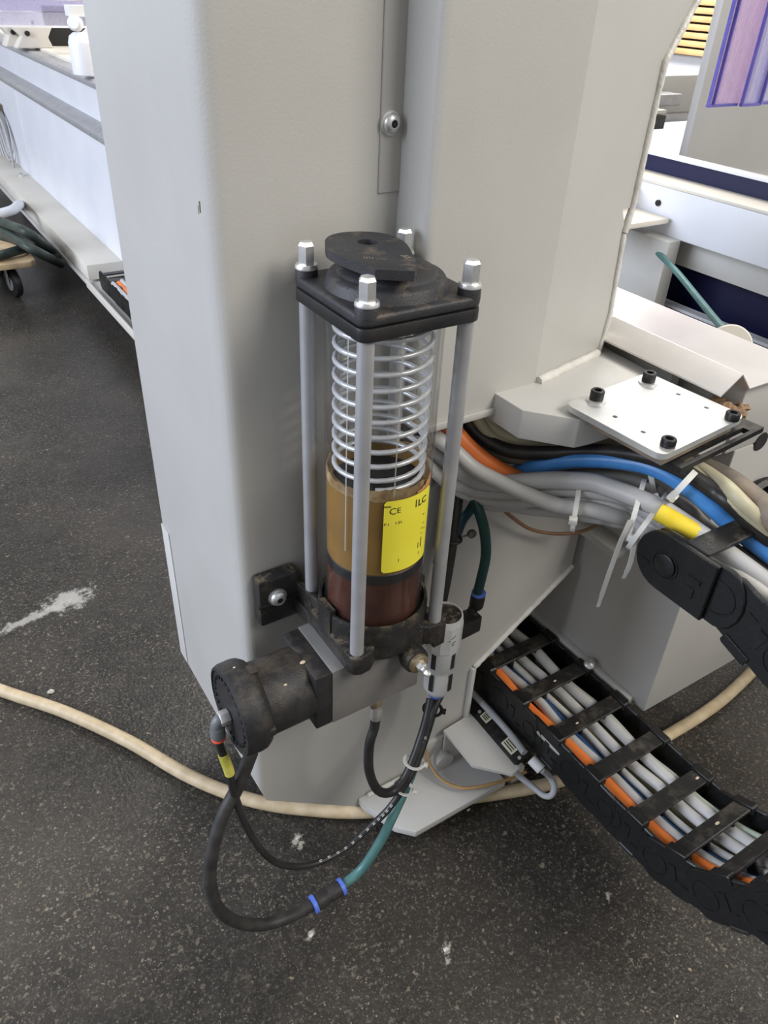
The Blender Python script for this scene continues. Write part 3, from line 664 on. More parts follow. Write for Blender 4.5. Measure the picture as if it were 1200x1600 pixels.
tab = MB(); tab.box((x2+.002, AY-.007, AZ+.044), (x2+.016, AY+.007, AZ+.050)); obj('cap_catch', tab, MOTB, capm, bevel=.0012); tab = MB(); tab.box((x2+.002, AY-.050, AZ-.004), (x2+.014, AY-.042, AZ+.006)); obj('cap_catch', tab, MOTB, capm, bevel=.0012)
# steel port and grey elbow on the motor cap
pe = at(356, 1119, 'x', xe); 
mb = MB(); mb.lathe([(.0088, -.001), (.0088, .009), (.0078, .010), (.005, .010), (.005, .011)], pe, (-1, 0, 0), 6); port = obj('hex_port', mb, GALV, pump, bevel=.0004, smooth=25)
el = pe+V((-.008, 0, 0))
mb = MB(); mb.tube(spline([el, el+V((-.002, 0, -.0005)), el+V((-.0045, 0, -.004)), el+V((-.005, 0, -.010))], 5), .0068, 14); mb.lathe([(.0078, 0), (.0082, .002), (.0082, .014), (.0076, .0155)], el+V((-.005, 0, -.009)), (0, 0, -1), 20); elb = obj('push_in_elbow', mb, GREYP, pump, smooth=50)
ER = el+V((-.005, 0, -.0245))
mb = MB(); mb.lathe([(.0074, 0), (.0078, .001), (.0078, .0035), (.0062, .0045), (.0058, .0045)], ER, (0, 0, -1), 20); obj('release_ring', mb, REDR, elb, smooth=40, label='red release ring')
# hydraulic fitting below the block
fq = at(590, 1062, 'y', -.022); fx, fy = fq.x, fq.y
mb = MB(); mb.lathe([(.0078, .426), (.0078, .416), (.0062, .415), (.0062, .411), (.0080, .410), (.0080, .398), (.0068, .396)][::-1], (fx, fy, 0), (0, 0, 1), 6); obj('hose_fitting', mb, BRASS, pump, bevel=.0003, smooth=25)
ferr = MB(); ferr.lathe([(.0070, .392), (.0074, .389), (.0074, .374), (.0070, .372), (.006, .372)], (fx, fy, 0), n=20); obj('hose_ferrule', ferr, STEEL, pump, smooth=30)
for q, s_ in (((473, 1035), .0035), ((446, 1070), .0022), ((366, 1043), .0016)):
    m_ = MB(); d = at(q[0], q[1], 'z', 0)-CAM; d.normalize()
    # crumb lying on the motor: meet the sight line with the barrel
    R = .0418 if q[0] > 400 else .0518
    a = d.y**2+d.z**2; b = (CAM.y-AY)*d.y+(CAM.z-AZ)*d.z; c = (CAM.y-AY)**2+(CAM.z-AZ)**2-R*R; t = (-b-math.sqrt(max(b*b-a*c, 0)))/a
    m_.ball(CAM+d*t, s_, 8, (1, .6, .5)); tag(obj('wood_chip', m_, CHIP), {473: 'largest pale wood chip lying on top of the black motor barrel', 446: 'small pale crumb in the middle of the black motor barrel', 366: 'tiny pale crumb on the black motor end cap'}[q[0]], 'wood chip')

# ------------------------------------------------------------------ air valve cylinder beside the pump
vq = at(697, 958, 'y', .012); vx, vy, vt = vq.x, vq.y, vq.z
vb = at(676, 1083, 'y', .012).z
val = thing('air_valve', 'pale grey slotted air valve cylinder hanging right of the pump base', 'valve', (vx, vy, vb))
Z = lambda f: vt-(vt-vb)*f
mb = MB(); mb.lathe([(.0155, Z(.97)), (.0185, Z(.93)), (.0195, Z(.90)), (.0195, Z(.70)), (.0185, Z(.68)), (.0185, Z(.64)), (.0200, Z(.62)), (.0205, Z(.40)), (.0205, Z(.36))], (vx, vy, 0), n=32); obj('valve_sleeve', mb, VALVE, val, smooth=30)
mb = MB(); oc = [(.0212*math.cos(t), .0212*math.sin(t)) for t in [math.pi/12+k*math.pi/6 for k in range(12)]]
mb.prism([(vx+x*1.10, vy+y*1.10) for x, y in oc], 'z', Z(.36), Z(.06)); mb.lathe([(.0228, Z(.06)), (.0216, Z(0)), (.0196, Z(0)), (.0196, Z(.04))], (vx, vy, 0), n=32); obj('valve_head', mb, VALVE, val, smooth=20)
mb = MB(); mb.lathe([(.0195, Z(.06)), (.0195, Z(.015)), (0, Z(.015))], (vx, vy, 0), n=32); obj('dusty_top', mb, dusty('dusty_valve_top', (.02, .018, .016), (.20, .16, .10), 120, .5, .62, .7, .4, 600), val, smooth=30, label='dark dusty recessed top')
for a_, za, zb_ in ((-1.38, .40, .58), (-2.72, .40, .58), (-1.38, .66, .87), (-2.72, .66, .87)):
    m_ = MB(); R = .0203; m_.lathe([(R, Z(zb_)), (R+.0006, Z(zb_)), (R+.0006, Z(za)), (R, Z(za))], (vx, vy, 0), n=4, a0=a_-.16, a1=a_+.16); obj('slot', m_, DARK, val, smooth=0)
m_ = MB()
rnd = random.Random(5)
for a_, zc in ((-1.75, .20), (-.75, .17)):
    for k in range(7):
        t = a_+rnd.uniform(-.16, .16); zz = Z(zc+rnd.uniform(-.06, .06)); r = .0236; dz = .0014; dt = .07
        m_.add([(vx+r*math.cos(t-dt), vy+r*math.sin(t-dt), zz), (vx+r*math.cos(t+dt), vy+r*math.sin(t+dt), zz+.0012), (vx+r*math.cos(t+dt), vy+r*math.sin(t+dt), zz+dz+.0012), (vx+r*math.cos(t-dt), vy+r*math.sin(t-dt), zz+dz)], [(0, 1, 2, 3)])
obj('printed_mark', m_, mat('faded_green_print', (.12, .19, .16), (.18, .24, .2), 90, .6), val, smooth=0)
# black holder arms: one to the pump base, one to the elbow on the right
mb = MB(); mb.box((D+.004, -D-.004, .496), (vx-.008, vy-.004, .520)) if False else mb.prism([(D-.006, -D-.011), (D+.010, -D-.010), (D+.010, -D+.012), (D-.004, -D+.012)], 'z', .499, .529)
obj('holder_arm', mb, BASEB, val, bevel=.0015)
mb = MB(); mb.prism([(.035, .005), (vx-.012, vy-.008), (vx-.012, vy+.012), (.035, .03)], 'z', vt-.03, vt-.008); obj('back_link', mb, BASEB, val, bevel=.001)
eq = at(735, 965, 'y', vy+.012)
mb = MB(); mb.prism([(vx+.012, vy+.020), (vx+.019, vy-.006), (eq.x+.006, vy-.004), (eq.x+.006, vy+.018)], 'z', eq.z-.014, eq.z+.012); obj('side_holder', mb, BASEB, val, bevel=.0015)
eb = at(746, 936, 'y', vy+.012)
mb = MB(); mb.cyl((eq.x-.002, eq.y, eq.z+.004), (eb.x, eb.y, eb.z-.004), .0068, n=16); mb.lathe([(.0086, -.013), (.0096, -.010), (.0096, .006), (.009, .008)], eb, (.06, 0, 1), 20); obj('elbow_fitting', mb, BLACK, val, smooth=40)
mb = MB(); mb.lathe([(.0085, .0078), (.0094, .0085), (.0094, .0115), (.0078, .0125), (.0070, .0125)], eb, (.06, 0, 1), 20); obj('release_ring', mb, BLUER, val, smooth=40, label='blue release ring')
mb = MB(); mb.lathe([(.0080, 0), (.0118, -.001), (.0118, -.008), (.009, -.010)], (vx, vy, vb+.004), n=24); obj('release_ring', mb, BLUER, val, smooth=40, label='blue release ring')

# ------------------------------------------------------------------ hoses round the pump
def hose(name, pts, r, m, label, cat, group=None, n=12, k=10):
    mb = MB(); mb.tube(spline(pts, k), r, n); return tag(obj(name, mb, m, smooth=80), label, cat, group)
def A3(*l): return [at(px, py, 'y', y) for px, py, y in l]
# grease hose: fitting, loop, up into the bundle
hose('grease_hose', [V((fx, fy, .378)), V((fx-.001, fy, .355))]+A3((577, 1165, -.026), (577, 1205, -.030), (590, 1234, -.034), (610, 1238, -.036), (630, 1220, -.034), (645, 1190, -.026), (659, 1150, -.012), (668, 1118, -.002), (673, 1092, vy-.004)), .0062, RUB, 'black grease hose looping down from the brass fitting under the pump block', 'hose')
tb = V((vx, vy, vb-.002))
th_ = hose('black_air_tube', [ER+V((0, 0, .002)), ER+V((.001, 0, -.02))]+A3((358, 1205, -.005), (366, 1240, -.008), (385, 1290, -.02), (412, 1332, -.03), (445, 1352, -.036), (490, 1350, -.04), (540, 1325, -.04), (585, 1286, -.04), (612, 1258, -.04), (640, 1215, -.036), (656, 1180, -.026), (668, 1145, -.014), (677, 1112, -.004))+[tb+V((.004, -.006, 0))], .0046, RUB, 'thin black printed air tube from the grey elbow to the valve bottom', 'hose')
tq = spline([ER+V((0, 0, .002)), ER+V((.001, 0, -.02))]+A3((358, 1205, -.005), (366, 1240, -.008)), 10)[13:22]; mb = MB(); mb.tube(tq, .0058, 12); obj('marker_tape', mb, YTAPE, th_, smooth=60, label='yellow green marker tape')
mk = MB(); tp = spline(A3((490, 1350, -.04), (540, 1325, -.04), (585, 1286, -.04), (612, 1258, -.04), (640, 1215, -.032), (656, 1180, -.024), (667, 1145, -.014)), 12)
for i in range(2, len(tp)-2):
    if i % 3 == 0:
        d = (tp[i+1]-tp[i]).normalized(); o_ = (CAM-tp[i]); o_ -= d*o_.dot(d); o_.normalize(); s_ = d.cross(o_)
        for e in (-.0008, .001):
            c_ = tp[i]+o_*.00515+s_*e; mk.add([c_-d*.0022-s_*.0003, c_+d*.0018-s_*.0003, c_+d*.0018+s_*.0003, c_-d*.0022+s_*.0003], [(0, 1, 2, 3)])
obj('printed_mark', mk, TIE, th_, smooth=0, label='white print')
loop = A3((394, 1186, .0), (372, 1228, -.004), (348, 1275, -.010), (333, 1325, -.018), (328, 1375, -.024), (340, 1418, -.03), (372, 1441, -.036), (415, 1444, -.04), (455, 1431, -.044), (490, 1413, -.048))
loop[0] = loop[0]+V((0, 0, .012))
hb = hose('black_air_hose', loop+[loop[-1]+(loop[-1]-loop[-2])*.25], .0080, RUBD, 'thick dusty black hose looping from the motor cap down to the blue-ringed connector', 'hose', k=12)
gt = A3((532, 1386, -.048), (565, 1358, -.047), (594, 1315, -.046), (614, 1275, -.042), (634, 1231, -.028), (650, 1190, -.012), (664, 1150, .004), (675, 1115, .016))+[tb+V((.006, .006, 0))]
hose('teal_air_tube', gt, .0066, TEAL, 'glossy teal green air tube rising from the blue-ringed connector', 'hose', k=12)
c0_, c1_ = A3((492, 1412, -.048), (533, 1386, -.048)); dv = (c1_-c0_).normalized(); Lq = (c1_-c0_).length
con = thing('tube_connector', 'black straight push-in connector with two blue rings', 'connector', c0_)
mb = MB(); mb.lathe([(.0112, .002), (.0115, .004), (.0115, Lq*.42), (.0102, Lq*.46), (.0102, Lq*.54), (.0110, Lq*.58), (.0110, Lq-.004), (.0106, Lq-.002)], c0_, dv, 24); obj('connector_body', mb, RUBD, con, smooth=40)
for a_, r_2 in ((-.004, .0125), (Lq-.002, .0118)):
    mb = MB(); mb.lathe([(.0085, a_), (r_2, a_+.0004), (r_2, a_+.0055), (.0085, a_+.006)], c0_, dv, 24); obj('release_ring', mb, BLUER, con, smooth=40, label='blue release ring')
# conduit and green tubes behind the right rod
hose('dark_green_tube', A3((746, 926, vy+.012), (752, 903, vy+.012), (759, 868, .022), (757, 830, .026), (747, 795, .034), (735, 768, .05), (722, 740, .066)), .0066, GREEN, 'dark green air tube curving up from the elbow on the grey valve', 'hose')
hose('dark_green_tube', A3((684, 880, .055), (692, 835, .056), (700, 800, .058), (706, 765, .062), (708, 735, .07)), .0066, GREEN, 'dark green tube rising half hidden behind the right tie rod', 'hose')
hose('blue_green_tube', A3((712, 842, .074), (722, 815, .070), (736, 795, .066), (746, 775, .066)), .0062, mat('deep_teal_tube', (.012, .05, .075), (.018, .07, .095), 30, .35), 'short deep teal tube crossing behind the dark green tube', 'hose')
hose('black_conduit', A3((688, 945, .045), (697, 900, .050), (705, 850, .054), (711, 805, .060), (716, 760, .070)), .0080, CBLK, 'thick black conduit standing behind the right tie rod', 'conduit')
q = at(708, 842, 'y', .052)
tg = thing('black_cable_tie', 'black cable tie with dirty head around the conduit behind the pump', 'cable tie', q)
mb = MB(); mb.tube([(q.x+.0105*math.cos(t), q.y+.0105*math.sin(t), q.z) for t in [2*math.pi*k/16 for k in range(16)]], .0016, 6, closed=True); obj('tie_band', mb, BLACK, tg, smooth=80)
mb = MB(); mb.cyl((q.x+.010, q.y-.002, q.z), (q.x+.022, q.y-.004, q.z+.001), .0014, n=8); mb.ball((q.x+.026, q.y-.004, q.z+.001), .0065, 10, (1, .9, .9)); obj('tie_head', mb, CTAN, tg, smooth=60)
def ring_tie(name, px, py, y, r, dirpx, label, m=TIE, w_=.0022, head=True, grp=None):
    c = at(px, py, 'y', y); d = (at(dirpx[0], dirpx[1], 'y', y)-c).normalized(); x = d.orthogonal().normalized(); z = d.cross(x)
    t = thing(name, label, 'cable tie', c, grp)
    mb = MB(); mb.sweep([c+x*(r*math.cos(2*math.pi*k/24))+z*(r*math.sin(2*math.pi*k/24)) for k in range(24)], [(-.0006, -w_), (.0006, -w_), (.0006, w_), (-.0006, w_)], closed=True)
    obj('tie_band', mb, m, t, smooth=60)
    if head:
        o_ = (RGT*.8-UPV*.3); o_ -= d*o_.dot(d); o_.normalize(); s_ = d.cross(o_); mb = MB()
        p_ = c+o_*r; mb.slab([p_-s_*.003-d*.003, p_+s_*.003-d*.003, p_+s_*.003+d*.003, p_-s_*.003+d*.003], o_*.006); obj('tie_head', mb, m, t, bevel=.0006)
    return t
ring_tie('white_cable_tie', 647, 1190, -.026, .0130, (658, 1158), 'upper white cable tie around the black hose bundle below the valve')
ring_tie('white_cable_tie', 631, 1231, -.036, .0125, (642, 1206), 'lower pale cable tie where the grease hose joins the bundle')
ring_tie('black_cable_tie', 676, 1108, .003, .0122, (680, 1085), 'black cable tie just under the blue ring of the valve', BLACK)
# ------------------------------------------------------------------ bolted plate on the shelf
pc = [at(*q, 'z', .750) for q in ((882, 630), (1012, 582), (1166, 650), (1036, 713))]
cx = sum(p.x for p in pc)/4; cy = sum(p.y for p in pc)/4
mp = thing('mounting_plate', 'square zinc plated plate with four black socket bolts above the cables', 'plate', (cx, cy, .744))
def rpoly(pts, r):
    out = []; P = [V((p.x, p.y, 0)) for p in pts]
    for i in range(len(P)):
        a = (P[i-1]-P[i]).normalized()*r; b = (P[(i+1) % len(P)]-P[i]).normalized()*r
        for k in range(6):
            t = k/5; out.append((P[i]+a)*(1-t)**2+P[i]*(2*t*(1-t))+(P[i]+b)*t*t)
    return [(p.x, p.y) for p in out]
hl = [at(*q, 'z', .750) for q in ((961, 651), (1005, 675), (1060, 616), (1104, 637))]
mb = MB(); mb.holed(rpoly(pc, .012), [circ(h.x, h.y, .0028, 12) for h in hl], .7435, .750); obj('plate_body', mb, GALV, mp, bevel=0, smooth=30)
for k, q in enumerate(((931, 626), (1012, 598), (1143, 655), (1043, 696))):
    c = at(*q, 'z', .7502); lo_ = k > 1; b_ = MB()
    if not lo_: b_.lathe([(.0105, .750), (.0105, .7520), (.0075, .7522)], (c.x, c.y, 0), n=24); wsh = obj('bolt_washer', b_, GALV, mp, smooth=40)
    z0_ = .7522 if not lo_ else .7502; hh_ = .0105 if not lo_ else .0080
    b_ = MB(); b_.lathe([(.0072, z0_), (.0074, z0_+.001), (.0074, z0_+hh_-.001), (.0066, z0_+hh_), (.0040, z0_+hh_), (.0037, z0_+hh_-.005), (0, z0_+hh_-.005)], (c.x, c.y, 0), n=24); obj('socket_bolt', b_, HEXM, mp, smooth=40)
dX = (pc[3]-pc[0]).normalized(); dY = (pc[2]-pc[3]).normalized()
mb = MB(); mb.slab([p_+V((0, 0, -.0066)) for p_ in (pc[0]+dX*.03+dY*.004, pc[3]+dY*.004-dX*.002, pc[2]-dX*.002-dY*.02, pc[0]+dX*.03+dY*.12)], V((0, 0, -.006))); obj('spacer_plate', mb, CTAN, mp, smooth=0)
# black slotted end bracket of the cable chain below the plate
s_a, s_b, s_c, s_d = at(1038, 718, 'z', .735), at(1160, 660, 'z', .735), at(1180, 674, 'z', .735), at(1052, 727, 'z', .735)
eu = (s_b-s_a).normalized(); ev = (s_d-s_a); ev -= eu*ev.dot(eu); ev = ev.normalized()*.030; Ls = (s_b-s_a).length
p0_ = s_a-ev*.35
mb = MB()
o_ = [(p0_+eu*a+ev*b) for a, b in ((0, 0), (Ls+.010, 0), (Ls+.010, 1), (.0, 1))]
h_o = [(p0_+eu*a+ev*b) for a, b in ((.014, .58), (Ls-.010, .58), (Ls-.010, .84), (.014, .84))]
mb.holed([(p.x, p.y) for p in o_], [[(p.x, p.y) for p in h_o]], .729, .735); obj('slotted_strip', mb, BARB, mp, smooth=0, label='black slotted strip under the plate')

# ------------------------------------------------------------------ energy chain
CW, CH, PITCH = .145, .068, .080
ZL, ZU, YBEND, YBAR = .168, .633, -.212, .095
RB = (ZU-ZL)/2; SB = YBAR-YBEND; SE = SB+math.pi*RB
def smooth01(t): t = max(0, min(1, t)); return t*t*(3-2*t)
def chain_pos(s):
    """centre line: run on the tray, half turn, upper run"""
    if s < SB: p = V((0, YBAR-s, ZL)); t = V((0, -1, 0))
    elif s < SE:
        a = (s-SB)/RB; p = V((0, YBEND-RB*math.sin(a), ZL+RB-RB*math.cos(a))); t = V((0, -math.cos(a), math.sin(a)))
    else: p = V((0, YBEND+(s-SE), ZU)); t = V((0, 1, 0))
    p.x = .285-.050*smooth01((s-SB)/(SE-SB)); return p, t
chain = thing('energy_chain', 'black plastic cable carrier chain running from the tray and turning up to the bolted plate', 'cable chain', (.30, .0, .134))
def link_mesh(side):
    """one side link: stadium plate with a thinner overlapping end, raised rims and stop notch"""
    m = MB(); h = CH/2; x0, x1 = (0, .006) if side == 0 else (CW-.006, CW)
    pl = []; L2 = PITCH/2
    for k in range(9): t = math.pi/2+math.pi*k/8; pl.append((-L2+h*.0+h*.92*math.cos(t)*.75, h*math.sin(t)))
    for k in range(9): t = -math.pi/2+math.pi*k/8; pl.append((L2+h*.92*math.cos(t)*.35, h*.96*math.sin(t)))
    m.prism(pl, 'x', x0, x1)
    return m
def local_obj(name, m, mt, bevel=0, smooth=30):
    me = bpy.data.meshes.new(name); me.from_pydata(m.v, [], m.f); bm = bmesh.new(); bm.from_mesh(me); bmesh.ops.recalc_face_normals(bm, faces=bm.faces[:])
    if bevel:
        es = [e for e in bm.edges if len(e.link_faces) == 2 and e.calc_face_angle(0) > math.radians(40)]
        bmesh.ops.bevel(bm, geom=es, offset=bevel, segments=1, affect='EDGES', clamp_overlap=True)
    bm.to_mesh(me); bm.free(); me.materials.append(mt)
    me.polygons.foreach_set('use_smooth', [True]*len(me.polygons)); me.set_sharp_from_angle(angle=math.radians(smooth)); return me
def place(name, me, s, dx=0, parent=chain, base=None):
    p, t = chain_pos(s); n = V((1, 0, 0)).cross(t); o = bpy.data.objects.new(name, me); COL.objects.link(o); o.parent = parent
    # local frame: x across, y along travel, z towards the open side
    up = t.cross(V((1, 0, 0))); up = -up if False else up
    M = Matrix(((1, t.x, -up.x*0, 0), (0, t.y, 0, 0), (0, t.z, 0, 0), (0, 0, 0, 1)))
    zax = V((1, 0, 0)).cross(t)
    # right handed basis (x, t, x cross t)
    M = Matrix(((1, 0, 0, 0), (0, t.y, zax.y, 0), (0, t.z, zax.z, 0), (0, 0, 0, 1)))
    loc = p+V((dx, 0, 0))-ORG[parent]
    if parent is not chain: loc = V((0, 0, 0))
    M.translation = loc; o.matrix_local = M if parent is chain else Matrix.Identity(4); ORG[o] = ORG[chain]; return o
ML = [local_obj('side_link', link_mesh(s_), CHAINB, .0012) for s_ in (0, 1)]
mb = MB(); mb.prism([(.0, -.013), (CW, -.013), (CW, .013), (.0, .013)], 'z', CH/2-.004, CH/2+.002); BARM = local_obj('cross_bar', mb, BARB, .0012)
mb = MB(); mb.prism([(.0, -.013), (CW, -.013), (CW, .013), (.0, .013)], 'z', -CH/2-.001, -CH/2+.004); BARM2 = local_obj('cross_bar', mb, BARB, .0012)
def tabm(x):
    m = MB(); h = CH/2; m.prism([(-.016, -h+.008), (-.016, -h-.0020), (-.013, -h-.0040), (.013, -h-.0040), (.016, -h-.0020), (.016, -h+.008)], 'x', x, x+.013); return local_obj('bar_clip', m, CHAINB, .0008)
TABM = [tabm(-.001), tabm(CW-.012)]
mb = MB(); mb.box((CW*.36, -.009, -CH/2+.004), (CW*.36+.0035, .009, CH/2-.004)); mb2 = MB(); mb2.box((CW*.70, -.009, -CH/2+.004), (CW*.70+.0035, .009, CH/2-.004)); DIVM = [local_obj('divider', mb, CHAINB), local_obj('divider', mb2, CHAINB)]
rm = MB()
for yy, rr_ in ((-PITCH/2+.004, .0185), (PITCH/2-.006, .0135)): rm.tube([(-.0004, yy+rr_*math.cos(t), rr_*math.sin(t)) for t in [2*math.pi*i/24 for i in range(24)]], .0009, 5, closed=True)
rm.box((-.0012, -.012, -.012), (0, -.002, .010)); rm.box((-.0010, .004, .012), (0, .016, .0135)); RIM = local_obj('pivot_rim', rm, CHAINB, 0)
KE = int(round(SE/PITCH))
k0 = -int((2.30-YBAR)/PITCH)
for k in range(k0, KE+1):
    s = k*PITCH
    l0 = place('side_link', ML[0], s, .0 if k % 2 else .0012); place('side_link', ML[1], s)
    bar = place('cross_bar', BARM2, s)
    if s > -.45:
        place('cross_bar', BARM, s)
        for t_ in TABM: place('bar_clip', t_, s, parent=bar)
        for t_ in DIVM: place('divider', t_, s)
        r_o = place('pivot_rim', RIM, s, parent=l0)
# rounded end piece of the upper run with its bar
ep = MB(); pl = []; h = CH/2
for k in range(13): t = -math.pi/2+math.pi*k/12; pl.append((.012+h*math.cos(t), h*math.sin(t)))
pl += [(-.045, h), (-.045, -h)]
ep.prism(pl, 'x', -.006, 0.0); ep2 = MB(); ep2.prism(pl, 'x', CW, CW+.006)
EPM = local_obj('end_link', ep, CHAINB, .0012); s_end = YBEND*-1 and SE+.020
place('end_link', EPM, SE+.018); place('end_link', local_obj('end_link', ep2, CHAINB, .0012), SE+.018)
er = MB(); er.tube([(-.0062, .008+.0150*math.cos(t), .0150*math.sin(t)) for t in [2*math.pi*i/24 for i in range(24)]], .0011, 5, closed=True); er.lathe([(.0125, 0), (.0125, .0022), (.0105, .0030), (0, .0030)], (-.006, .008, 0), (-1, 0, 0), 24); er.box((-.0075, -.034, .004), (-.006, -.018, .008)); er.box((-.0072, -.030, -.016), (-.006, -.020, -.004)); er.box((-.0072, .026, -.009), (-.006, .042, -.0075)); place('end_rim', local_obj('end_rim', er, CHAINB, 0), SE+.018)
# ------------------------------------------------------------------ cables: duct, bundle, chain, tray
def bundle(px0, y0=.060):
    return lambda px, py, dy=0.: at(px, py, 'y', y0+dy-(px-705)/395*(y0+.170))
def chain_run(up_x, lo_x, dz_u, dz_l, r, s_in=1.06, ylast=-2.15):
    out = []; s = SE+.004; step = .05
    while s > SB-.02:
        f = smooth01((SE-s)/(SE-SB)); p, t = chain_pos(s); z = V((1, 0, 0)).cross(t)
        out.append(V((p.x+up_x*(1-f)+lo_x*f, p.y, p.z))+z*(dz_u*(1-f)-dz_l*f)); s -= step
    rn = random.Random(int(lo_x*1e5)); s = SB-.07
    while s > ylast:
        p, t = chain_pos(s); z = V((1, 0, 0)).cross(t)
        out.append(V((p.x+lo_x+rn.uniform(-.0040, .0040), p.y, p.z+dz_l+rn.uniform(-.005, .003)+.022*smooth01((p.y-.8)/.8)))); dummy = 0; s -= .08 if s > -.5 else .3
    return out
bp = bundle(705)
CABLES = [
 # name, material, radius, bundle track (pixel, pixel, depth shift), place across the chain above and below, height in the chain, label
 ('grey_cable', CGREY, .0105, [(700, 724, .01), (722, 738, .004), (750, 752), (787, 755), (852, 751), (917, 753), (949, 761, -.004), (1009, 784, -.012), (1060, 812, -.016)], 0.050, 0.074, 0.012, -0.010, 'thickest grey cable along the top of the front bundle with a yellow sleeve'),
 ('grey_cable', CGREY2, .0090, [(690, 690, -.006), (712, 706, -.008), (743, 733, -.010), (787, 756, -.014), (830, 775, -.016), (873, 790, -.014), (917, 796, -.012), (960, 806, -.008), (1000, 822, -.004)], 0.014, 0.107, 0.006, 0.014, 'pale grey cable crossing diagonally in front of the other bundle cables'),
 ('grey_cable', CGREY2, .0078, [(700, 752), (725, 762), (743, 768), (787, 771), (841, 769), (895, 767), (960, 776), (1010, 800)], 0.036, 0.087, 0.010, 0.012, 'second grey cable from the top of the front bundle'),
 ('grey_cable', CGREY2, .0078, [(715, 766, .004), (756, 780, .004), (797, 785, .002), (841, 782), (895, 780), (960, 789), (1005, 812)], 0.026, 0.042, -0.002, 0.010, 'grey cable in the middle of the front bundle under the diagonal one'),
 ('grey_cable', CGREY, .0070, [(760, 788, .010), (800, 792, .010), (830, 797, .008), (873, 801, .006), (906, 806, .004), (960, 815, .002), (1000, 832)], 0.018, 0.010, -0.016, 0.012, 'lowest thin grey cable at the underside of the front bundle'),
 ('orange_cable', CORNG, .0105, [(696, 660, .010), (713, 678, .008), (732, 699, .006), (761, 723, .006), (795, 742, .012), (850, 765, .018), (920, 785, .018), (1000, 815, .016)], 0.040, 0.025, -0.018, 0.009, 'bright orange cable emerging behind the pump and lowest left in the chain'),
 ('blue_cable', CBLUE, .0098, [(770, 750, .035), (804, 741, .030), (841, 728, .024), (895, 719, .020), (957, 719, .016), (1018, 730, .012), (1070, 758, .006), (1113, 792, .002), (1145, 822)], .092, .062, .010, -.010, 'glossy blue cable arching over the bundle under the bolted plate'),
 ('grey_cable', CGREY3, .0080, [(740, 740, .045), (790, 740, .042), (830, 730, .040), (880, 735, .036), (930, 741, .030), (985, 749, .024), (1030, 768, .018), (1075, 795, .012), (1105, 825, .006)], 0.078, 0.062, -0.004, -0.012, 'dusty grey cable just beneath the blue one'),
 ('black_cable', CBLK, .0085, [(712, 630, .03), (732, 661, .028), (754, 684, .026), (797, 704, .024), (852, 708, .024), (895, 706, .024), (949, 706, .020), (1010, 714, .014), (1061, 733, .010), (1113, 766, .006), (1150, 795)], 0.108, 0.052, 0.006, -0.010, 'black cable sagging from the duct above the blue cable'),
 ('black_cable', CTAN, .0060, [(705, 640, .034), (726, 676, .032), (754, 698, .030), (797, 717, .030), (845, 717, .030), (900, 716, .032), (960, 722, .030), (1020, 738, .024), (1085, 768, .016), (1135, 805, .01)], 0.100, 0.080, -0.012, -0.016, 'thin brownish black cable running directly under the black one'),
 ('beige_cable', CBEI, .0075, [(735, 632, .03), (748, 656, .028), (769, 682, .030), (808, 699, .034), (860, 703, .038), (930, 702, .036), (1000, 706, .030), (1060, 722, .022), (1113, 757, .012), (1160, 795)], 0.118, 0.095, 0.006, -0.014, 'lower of the two beige cables curling out of the duct'),
 ('beige_cable', CBEI, .0075, [(748, 630, .035), (758, 654, .034), (787, 678, .036), (830, 694, .040), (860, 699, .044), (930, 697, .044), (1000, 700, .036), (1070, 720, .026), (1125, 752, .014), (1165, 790)], 0.128, 0.108, 0.000, -0.012, 'upper of the two beige cables curling out of the duct'),
]
for nm, m_, r, trk, ux, lx, dzu, dzl, lab in CABLES:
    pts = [bp(*q) for q in trk]
    # come out of the duct above: continue the start upwards and back
    pts = [pts[0]+V((-.025, .03, .06)) if trk[0][1] < 690 else pts[0]+V((-.03, .01, .03))]+pts
    cr = chain_run(ux, lx, dzu, dzl, r)
    c = hose(nm, pts+cr[1:], r if True else 0, m_, lab, 'cable', 'cables of the front bundle' if m_ in (CGREY, CGREY2) else None, n=10, k=7)
    if m_ is CGREY and r == .0105:
        ys_ = [bp(*q) for q in ((1028, 799, -.018), (1048, 810, -.019), (1070, 822, -.020), (1092, 834, -.020))]; mb = MB(); mb.tube(spline([p_+(CAM-p_).normalized()*.0015 for p_ in ys_], 4), .0098, 12); obj('marker_sleeve', mb, mat('yellow_sleeve', (.80, .58, .03), (.86, .64, .05), 60, .45), c, smooth=60, label='yellow marker sleeve')
# cables seen only in the lower run of the chain
EXTRA = [('grey_cable', CGREY, .0058, .066, .006, 'grey cable low in the middle of the lower chain'),
         ('grey_cable', CGREY3, .0060, .112, .002, 'dusty grey cable near the right edge inside the lower chain'), ('black_cable', CBLK, .0065, .033, -.006, 'black cable below the orange one inside the lower chain'),
         ('blue_cable', mat('navy_cable', (.02, .06, .16), (.03, .08, .2), 30, .4), .0045, .051, .008, 'slim navy blue cable left of the middle inside the lower chain'), ('green_cable', CGRN, .0058, .1155, .014, 'pale greenish cable rightmost of those inside the lower chain')]
for nm, m_, r, lx, dz, lab in EXTRA:
    pts = chain_run(lx, lx, 0, dz, r); hose(nm, pts[4:], r, m_, lab, 'cable', n=8, k=4)
hose('dusty_conduit', [bp(1010, 702, .04), bp(1045, 710, .036), bp(1070, 722, .032), bp(1131, 749, .022), bp(1170, 776, .014), bp(1215, 815, .004), bp(1260, 870, 0)], .0135, CTAN, 'thick dusty brown conduit on the right under the bolted plate', 'conduit')
q = at(1190, 790, 'y', -.11)
